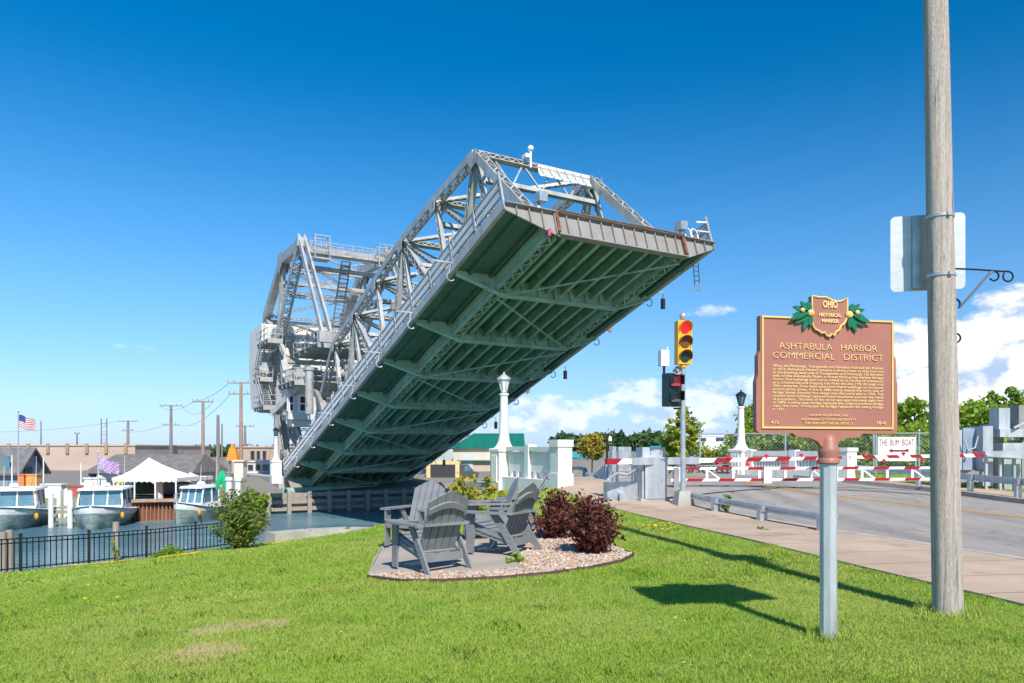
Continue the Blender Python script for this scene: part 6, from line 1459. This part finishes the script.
tree(592, 433, 52, 19, 'small golden tree right of the parapet end post', m_gold, 'round', .17, 1.0, .2, .3, 9)
tree(683, 406, 50, 32, 'upright yellow-green tree behind the traffic signal', m_yg, 'cone', .17, 1.3, .1, .12, 14)
tree(757, 402, 48, 44, 'light green tree behind the black lantern pylon', m_lime, 'cone', .17, 1.1, .1, .15, 14)
tree(800, 425, 46, 34, 'green tree mostly hidden behind the historical marker', m_lime, 'round', .18, 1.0, .1, .2, 10)
tree(835, 432, 44, 26, 'green tree low behind the base of the marker plaque', m_green, 'round', .18, 1.0, .1, .2, 10)
tree(915, 396, 42, 34, 'bright green tree left of the utility pole behind the banner', m_lime, 'round', .18, 1.0, .1, .18, 12)
tree(885, 412, 45, 26, 'green tree between the marker and the banner', m_green, 'round', .18, 1.0, .1, .2, 10)
tree(975, 398, 44, 34, 'green tree right of the utility pole behind the gate machinery', m_lime, 'round', .18, 1.0, .1, .18, 12)
tree(1012, 384, 40, 26, 'tallest green tree at the right edge of the photo', m_green, 'round', .18, 1.0, .1, .2, 12)
tree(899, 404, 46, 24, 'slim light green tree between the banner and the marker edge', m_lime, 'cone', .15, 1.1, .1, .15, 12)
tree(945, 402, 47, 34, 'light green tree standing directly behind the utility pole', m_lime, 'cone', .16, 1.1, .1, .15, 14)
tree(992, 392, 46, 30, 'light green tree behind the upright machinery housing', m_lime, 'cone', .16, 1.1, .1, .15, 14)
tree(1050, 375, 41, 40, 'green tree cut off by the right edge of the photo', m_green, 'round', .18, 1.0, .1, .2, 12)
# hedge along the chain link fence
def hedge(u0, u1, vt, d, m_, label, n=26, zb=.1, name='hedge', rr=.7, lsize=.16, dens=1.0):
    a = ray(u0, vt, d); b_ = ray(u1, vt, d); cs, rs = [], []
    for i in range(n):
        x = a.x + (b_.x - a.x) * rnd.random(); h = (a.z - zb) * rnd.uniform(.2, 1.0); cs.append((x, d + rnd.uniform(-.8, .8), zb + h)); rs.append(rr * rnd.uniform(.7, 1.2))
    V, Fq, T = leaves(clump_points(cs, rs, 60 * dens / (lsize * 4) ** 2, .2), lsize)
    t = thing(name, label, 'hedge', ((a.x + b_.x) / 2, d, zb)); o = npmesh('foliage', V - np.array([(a.x + b_.x) / 2, d, zb]), Fq, m_, t, T)
    mb = MB()
    for c in cs[::3]: mb.path([((c[0] - (a.x + b_.x) / 2), 0, 0), (c[0] - (a.x + b_.x) / 2 + .1, c[1] - d, (c[2] - zb))], [.04, .01], 5)
    mb.build('stems', bark, t)
hedge(838, 935, 428, 38, m_lime, 'tangled green hedge behind the chain-link fence and banner', 80)
hedge(935, 1050, 408, 38.5, m_lime, 'tall green hedge behind the right gate machinery', 100)
hedge(700, 840, 449, 60, m_lime, 'low light green hedge beyond the white balustrade', 40, lsize=.2)
# far woods
def wood_line(u0, u1, vt, d, m_, rr, n, nm='far_woods', base=None, jit=.25):
    a = ray(u0, vt, d); b_ = ray(u1, vt, d); cs, rs = [], []
    for i in range(n):
        f = rnd.random(); x = a.x + (b_.x - a.x) * f; top_ = (a.z + .0) * (1 - jit * rnd.random() - .25 * abs(math.sin(f * 7))); r_ = rr * rnd.uniform(.6, 1.2)
        for q in range(2): cs.append((x, d + rnd.uniform(-3, 10), max(.5, top_ - r_ * .6 - q * rr * .9))); rs.append(r_)
    V, Fq, T = leaves(clump_points(cs, rs, 2.2, .5), rr * .42); kind(npmesh(nm, V, Fq, m_, None, T), 'stuff', 'far line of dark green woods low on the horizon')
wood_line(560, 665, 431, 330, m_dark, 5, 110, base=0); wood_line(640, 1100, 437, 320, m_dark, 5, 200)
wood_line(180, 470, 448.5, 330, m_dark, 3.5, 120); wood_line(-200, 60, 449, 330, m_dark, 3, 60)
# distant white buildings and blue tarps
flat_bld('distant_hall', 'long white distant building between two trees right of the signal pole', 686, 735, 436, 260, 20, mat('distant_white', (.7, .7, .72), .8, 0, .1, .1), zb=-1, wins=((700, 706, 438, 441, glass), (716, 724, 437.5, 441, glass)))
tealm = mat('teal_tarp', (.05, .32, .38), .6, 0, .15, .5)
for u0, u1, vt, d, lb_ in ((655, 694, 446, 75, 'teal tarpaulin roof low between the signal pole and the lantern pylon'), (776, 800, 442, 75, 'teal tarpaulin roof right of the lantern pylon'), (560, 585, 452, 110, 'teal roof behind the golden tree')):
    hip_house('tarp_shelter', 'shelter', lb_, u0, u1, vt, vt + 5, d, 6, mat('dull_wall', (.35, .37, .38), .8, 0, .1, 1), tealm, zb=-.3, ridge=.5)
# chain-link fence with banner
cl = thing('chain_link_fence', 'chain-link fence with galvanised posts behind the banner', 'fence', (13, 31, .3))
A_, B_ = ray(700, 450, 36.5), ray(1060, 450, 34); zt_ = .3 + 2.0
for i in range(9): q = Vector(A_).lerp(Vector(B_), i / 8); mb = MB(); mb.tube((q.x, q.y, 0), (q.x, q.y, zt_ + .1), .05, n=8); mb.ball((q.x, q.y, zt_ + .12), .07, 8, 5); mb.build('post', galv, cl, world=True)
mb = MB(); mb.tube((A_.x, A_.y, zt_), (B_.x, B_.y, zt_), .03, n=6); mb.build('top_rail', galv, cl, world=True)
mb = MB(); Lf_ = (B_ - A_).length; hF = 1.9; stp = .16
for i in range(int((Lf_ + hF) / stp)):
    s0 = i * stp
    for sg in (1, -1):
        xa, xb = (s0 - hF, s0) if sg > 0 else (s0, s0 - hF); za0, zb0 = .35, .35 + hF
        P0 = []; 
        for s_, z_ in ((xa, za0), (xb, zb0)): P0.append((s_, z_))
        (sa, za1), (sb, zb1) = P0
        if sb != sa:
            for lim in (0, Lf_):
                pass
        if min(sa, sb) < 0 or max(sa, sb) > Lf_: continue
        qa = Vector(A_).lerp(Vector(B_), sa / Lf_); qb = Vector(A_).lerp(Vector(B_), sb / Lf_); mb.bar((qa.x, qa.y, za1), (qb.x, qb.y, zb1), .006, .006)
mb.build('mesh_panel', galv, cl, world=True)
dB = 33.5; q0, q1 = ray(877.5, 437, dB), ray(915.5, 461, dB); bw_, bh_ = q1.x - q0.x, q0.z - q1.z
bn_ = thing('banner', 'white banner with dark red lettering and an arrow on the chain-link fence', 'banner', ((q0.x + q1.x) / 2, dB, (q0.z + q1.z) / 2), R(1))
mb = MB(); mb.box((0, 0, 0), (bw_, .02, bh_)); mb.build('sheet', mat('banner_white', (.78, .77, .78), .7, 0, .04, 2), bn_)
maroon = mat('banner_maroon', (.22, .01, .04), .6)
o = text('THE  BUM  BOAT', .42, maroon, bn_, Matrix.Translation((0, -.014, bh_ * .14)) @ Matrix.Rotation(R(90), 4, 'X'), bold=0, ext=.002)
xs_ = [v.co.x for v in o.data.vertices]; f_ = bw_ * .93 / (max(xs_) - min(xs_))
for v in o.data.vertices: v.co.x *= f_
mb = MB(); mb.prism([(-.38, -.016, -.08), (-.2, -.016, .02), (-.2, -.016, -.04), (.42, -.016, -.04), (.42, -.016, -.12), (-.2, -.016, -.12), (-.2, -.016, -.18)], (0, .004, 0)); mb.prism([(.42, -.016, -.13), (.55, -.016, -.13), (.55, -.016, -.0), (.42, -.016, -.0)], (0, .004, 0)); mb.build('arrow', maroon, bn_, smooth=False)
for sx_ in (-1, 1): mb = MB(); x = sx_ * (bw_ / 2 + .05); mb.bar((x, .06, bh_ / 2 + .1), (x, .06, -bn_.location.z), .06, .06, (0, 1, 0)); mb.build('post', galv, bn_)
# lamp post with red light left of the gate, thin posts
p = ray(607, 436, 24); t = thing('street_lamp', 'thin black lamp post behind the tail of the left gate arm', 'street lamp', (p.x, p.y, .45)); mb = MB(); mb.tube((0, 0, 0), (0, 0, p.z - .5), .035, n=8); mb.path([(0, 0, p.z - .5), (.03, 0, p.z - .4), (.1, 0, p.z - .42)], .02, 6); mb.build('pole', black, t); mb = MB(); mb.lathe([(.06, p.z - .62), (.07, p.z - .55), (.03, p.z - .45)], (.1, 0, 0), 10); mb.build('lamp_head', lampglass, t)
if 0: q = gp(862, 490); t = thing('bollard', 'short dark bollard at the far kerb beside the gates', 'bollard', q); mb = MB(); mb.lathe([(.09, -.1), (.09, .5), (.12, .52), (.12, .58), (.07, .66)], n=12); mb.build('body', black, t)
# parked trailer / picnic tables beyond the gates
for u, d, lb_ in ((705, 33, 'grey picnic table left of the black lantern pylon'), (722, 35, 'grey picnic table nearest the black lantern pylon'), (686, 34, 'grey picnic table behind the signal pole')):
    x = (u - 512) / F0 * d; t = thing('picnic_table', lb_, 'table', (x, d, .38), R(20), 'picnic tables beyond the gates')
    mb = MB(); mb.box((0, 0, .74), (1.8, .75, .05)); mb.build('tabletop', steel_d, t)
    for sy in (-.65, .65): mb = MB(); mb.box((0, sy, .44), (1.8, .26, .05)); mb.build('bench_seat', steel_d, t)
    for sx_ in (-.6, .6): mb = MB(); mb.bar((sx_, -.6, 0), (sx_, .1, .74), .05, .06); mb.bar((sx_ + .06, .6, 0), (sx_ + .06, -.1, .74), .05, .06); mb.bar((sx_ + .1, -.7, .4), (sx_ + .1, .7, .4), .04, .06); mb.build('leg_frame', steel_d, t)
# far bank bush, near bushes
def bankbush(u, vt, vb, d, w_px, m_, label, n=40, per=700, ls=.12, nm='bush', zoff=0):
    a = ray(u, vb, d); b_ = ray(u, vt, d); shrub(nm, Vector((a.x, a.y, a.z - .1)), w_px / F0 * d, b_.z - a.z + .1, n, per, ls, m_, label, 14)
a_ = ray(240, 548, 31.5); b_ = ray(240, 484, 31.5); arch_shrub('bush', Vector((a_.x, a_.y, a_.z - .1)), 1.3, (b_.z - a_.z) * 1.02, 62, 85, .09, leafmat('weedy_leaf', (.17, .24, .05), (.34, .36, .09), (.12, .19, .035), .4, 2), 'large loose weedy bush at the right end of the iron fence')
bankbush(253, 491, 512, 50, 16, m_lime, 'green bush on the far bank slope below the low white shed', 30, 700, .16)
bankbush(170, 549, 556, 29.5, 20, m_green, 'low green weeds straggling along the fence foot', 20, 5000, .07, 'weeds')
bankbush(116, 535, 562, 26.8, 5, m_lime, 'thin yellow-green weed climbing the single mooring pile', 10, 6000, .06, 'weeds')
# orange safety figure/crane by the tall pole
p = ray(233, 455, 76); t = thing('equipment_hoist', 'orange equipment hoist standing left of the tall power pole', 'hoist', (p.x, p.y, -1.6))
mb = MB(); mb.bar((-.5, 0, 0), (-.15, 0, 3.4), .14, .14); mb.bar((.5, 0, 0), (.15, 0, 3.4), .14, .14); mb.build('frame', steel_d, t); mb = MB(); mb.hexa([(-.55, -.4, 2.0), (.6, -.4, 2.0), (.6, .4, 2.0), (-.55, .4, 2.0), (-.3, -.3, 3.3), (.35, -.3, 3.2), (.35, .3, 3.2), (-.3, .3, 3.3)]); mb.box((.0, 0, 3.5), (.3, .3, .5)); mb.build('hood', mat('orange_paint', (.75, .28, .03), .6), t)

# ------------------------------------------------------------------ grass
gb = bpy.data.materials.new('grass_blades'); gb.use_nodes = True; t = NT(gb.node_tree); b = t.n['Principled BSDF']
ob = t.node('ShaderNodeTexCoord').outputs['Object']; at = t.node('ShaderNodeAttribute', attribute_name='tint').outputs['Fac']
c = t.mix(at, (.26, .44, .04), (.48, .60, .10)); c = t.mix(t.m('MULTIPLY', t.ramp(t.noise(ob, .45, 4, .6), .4, .62), .7), c, (.50, .56, .13)); c = t.mix(t.m('MULTIPLY', t.ramp(t.noise(ob, 1.7, 3, .6), .5, .7), .5), c, (.20, .37, .035))
c = t.mix(t.ramp(at, .93, .96), c, (.45, .38, .18))
t.l.new(c, b.inputs['Base Color']); b.inputs['Roughness'].default_value = .5; b.inputs['Specular IOR Level'].default_value = .2
tl = t.node('ShaderNodeBsdfTranslucent', ins={0: c}); mx = t.node('ShaderNodeMixShader', ins={0: .4, 1: b.outputs[0], 2: tl.outputs[0]}); t.l.new(mx.outputs[0], t.n['Material Output'].inputs[0])
def fnoise(x, y, s, seed):
    r = np.random.default_rng(seed); v = np.zeros_like(x)
    for k in range(10): a = r.uniform(0, 6.28); f = s * r.uniform(.6, 1.8); v += np.sin((x * np.cos(a) + y * np.sin(a)) * f + r.uniform(0, 6.28))
    return v / 10
GV, GF_, GT = [], [], []; off_ = 0
def scatter(n, y0_, y1_, hgt, wid, xpad=1.0):
    global off_
    y = rng.uniform(y0_, y1_, n * 2) if y1_ / y0_ < 1.3 else y0_ * (y1_ / y0_) ** rng.uniform(0, 1, n * 2)
    x = rng.uniform(-.72, .72, n * 2) * y * xpad; 
    ok = (sdpoly(PAVEP, x, y) > .03) & (sdpoly([(p.x, p.y) for p in bed], x, y) > .02) & (sdpoly(RIVER, x, y) > .25) & inpoly(NEARP, x, y)
    for (bp_, rx_, ry_) in BARE: ok &= ~((((x - bp_.x) / rx_) ** 2 + ((y - bp_.y) / ry_) ** 2 + 1.1 * fnoise(x, y, 9, 3) + .9 * fnoise(x, y, 22, 4) < .7) & (rng.uniform(0, 1, len(x)) < .62))
    x, y = x[ok][:n], y[ok][:n]; n = len(x); z = GA(x, y)
    pm = 1 + .45 * fnoise(x, y, 2.2, 5) + 1.3 * np.clip(fnoise(x, y, 7.5, 21) - .22, 0, 1) * 3; h = hgt * rng.uniform(.5, 1.3, n) * pm; w_ = wid * rng.uniform(.7, 1.3, n); a = rng.uniform(0, 6.28, n); ln = rng.uniform(.1, .9, n) * h; la = rng.uniform(0, 6.28, n)
    bx_, by_ = np.cos(a) * w_ / 2, np.sin(a) * w_ / 2; m = np.stack([x + np.cos(la) * ln * .35, y + np.sin(la) * ln * .35, z + h * .6], -1)
    v = np.stack([np.stack([x - bx_, y - by_, z - .005], -1), np.stack([x + bx_, y + by_, z - .005], -1), m + np.stack([bx_, by_, 0 * z], -1) * .7, np.stack([x + np.cos(la) * ln, y + np.sin(la) * ln, z + h], -1), m - np.stack([bx_, by_, 0 * z], -1) * .7], 1)
    GV.append(v.reshape(-1, 3)); k = np.arange(n)[:, None] * 5 + off_; GF_.append(k + np.arange(5)[None]); GT.append(np.repeat(rng.uniform(0, 1, n), 5)); off_ += n * 5
scatter(240000, 4.4, 8, .024, .005); scatter(200000, 8, 15, .030, .009); scatter(100000, 15, 38, .045, .03)
# taller tufts around posts and edges
for cx_, cy_, r_, n, hh2 in ((mbp.x, mbp.y, .14, 220, .09), (pb_.x, pb_.y, .24, 420, .09)):
    a = rng.uniform(0, 6.28, n); rr_ = r_ * rng.uniform(.5, 1.15, n); x, y = cx_ + rr_ * np.cos(a), cy_ + rr_ * np.sin(a); z = GA(x, y); h = hh2 * rng.uniform(.4, 1.2, n); w_ = .007; la = rng.uniform(0, 6.28, n); ln = h * .4; a2 = rng.uniform(0, 6.28, n); bx_, by_ = np.cos(a2) * w_ / 2, np.sin(a2) * w_ / 2
    m = np.stack([x + np.cos(la) * ln * .35, y + np.sin(la) * ln * .35, z + h * .6], -1)
    v = np.stack([np.stack([x - bx_, y - by_, z], -1), np.stack([x + bx_, y + by_, z], -1), m + np.stack([bx_, by_, 0 * z], -1) * .7, np.stack([x + np.cos(la) * ln, y + np.sin(la) * ln, z + h], -1), m - np.stack([bx_, by_, 0 * z], -1) * .7], 1)
    GV.append(v.reshape(-1, 3)); k = np.arange(n)[:, None] * 5 + off_; GF_.append(k + np.arange(5)[None]); GT.append(np.repeat(rng.uniform(0, .9, n), 5)); off_ += n * 5
kind(npmesh('grass', np.concatenate(GV), np.concatenate(GF_), gb, None, np.concatenate(GT)), 'stuff', 'mown green lawn grass with tufts around the posts')
n = 120; y = 4.6 * 3.2 ** rng.uniform(0, 1, n); x = rng.uniform(-.7, .5, n) * y; ok = (sdpoly(PAVEP, x, y) > .2) & (sdpoly([(p.x, p.y) for p in bed], x, y) > .1); x, y = x[ok], y[ok]
V, Fq, T = leaves(np.stack([x, y, GA(x, y) + .02], -1), .017, up=2, aspect=1.8); kind(npmesh('leaf_litter', V, Fq, mat('dry_leaf', (.55, .46, .3), .8, 0, .3, 3), None, T), 'stuff', 'dry leaf litter and clippings dotted over the lawn')
# yellow flowers along the fence
n = 2600; f = rng.uniform(0, 1, n); x = -16.2 + 3.4 * f + rng.uniform(-.1, 1.0, n) + 2 * f; y = 24 + 9.5 * f + rng.uniform(-.6, .6, n)
cl_ = fnoise(x, y, 1.6, 9) > .08; x, y = x[cl_], y[cl_]
x = np.concatenate([x, rng.normal(2.55, .3, 60), rng.normal(-6.3, 1.2, 14)]); y = np.concatenate([y, rng.normal(12.8, .25, 60), rng.normal(9.5, .8, 14)])
n = len(x); C = np.stack([x, y, GA(x, y) + .075], -1); V, Fq, T = leaves(C, .06, up=3, aspect=1); kind(npmesh('yellow_flowers', V, Fq, mat('yellow_petal', (.75, .5, .02), .6, 0, .2, 2), None, T), 'stuff', 'small yellow flowers scattered through the grass near the fence')
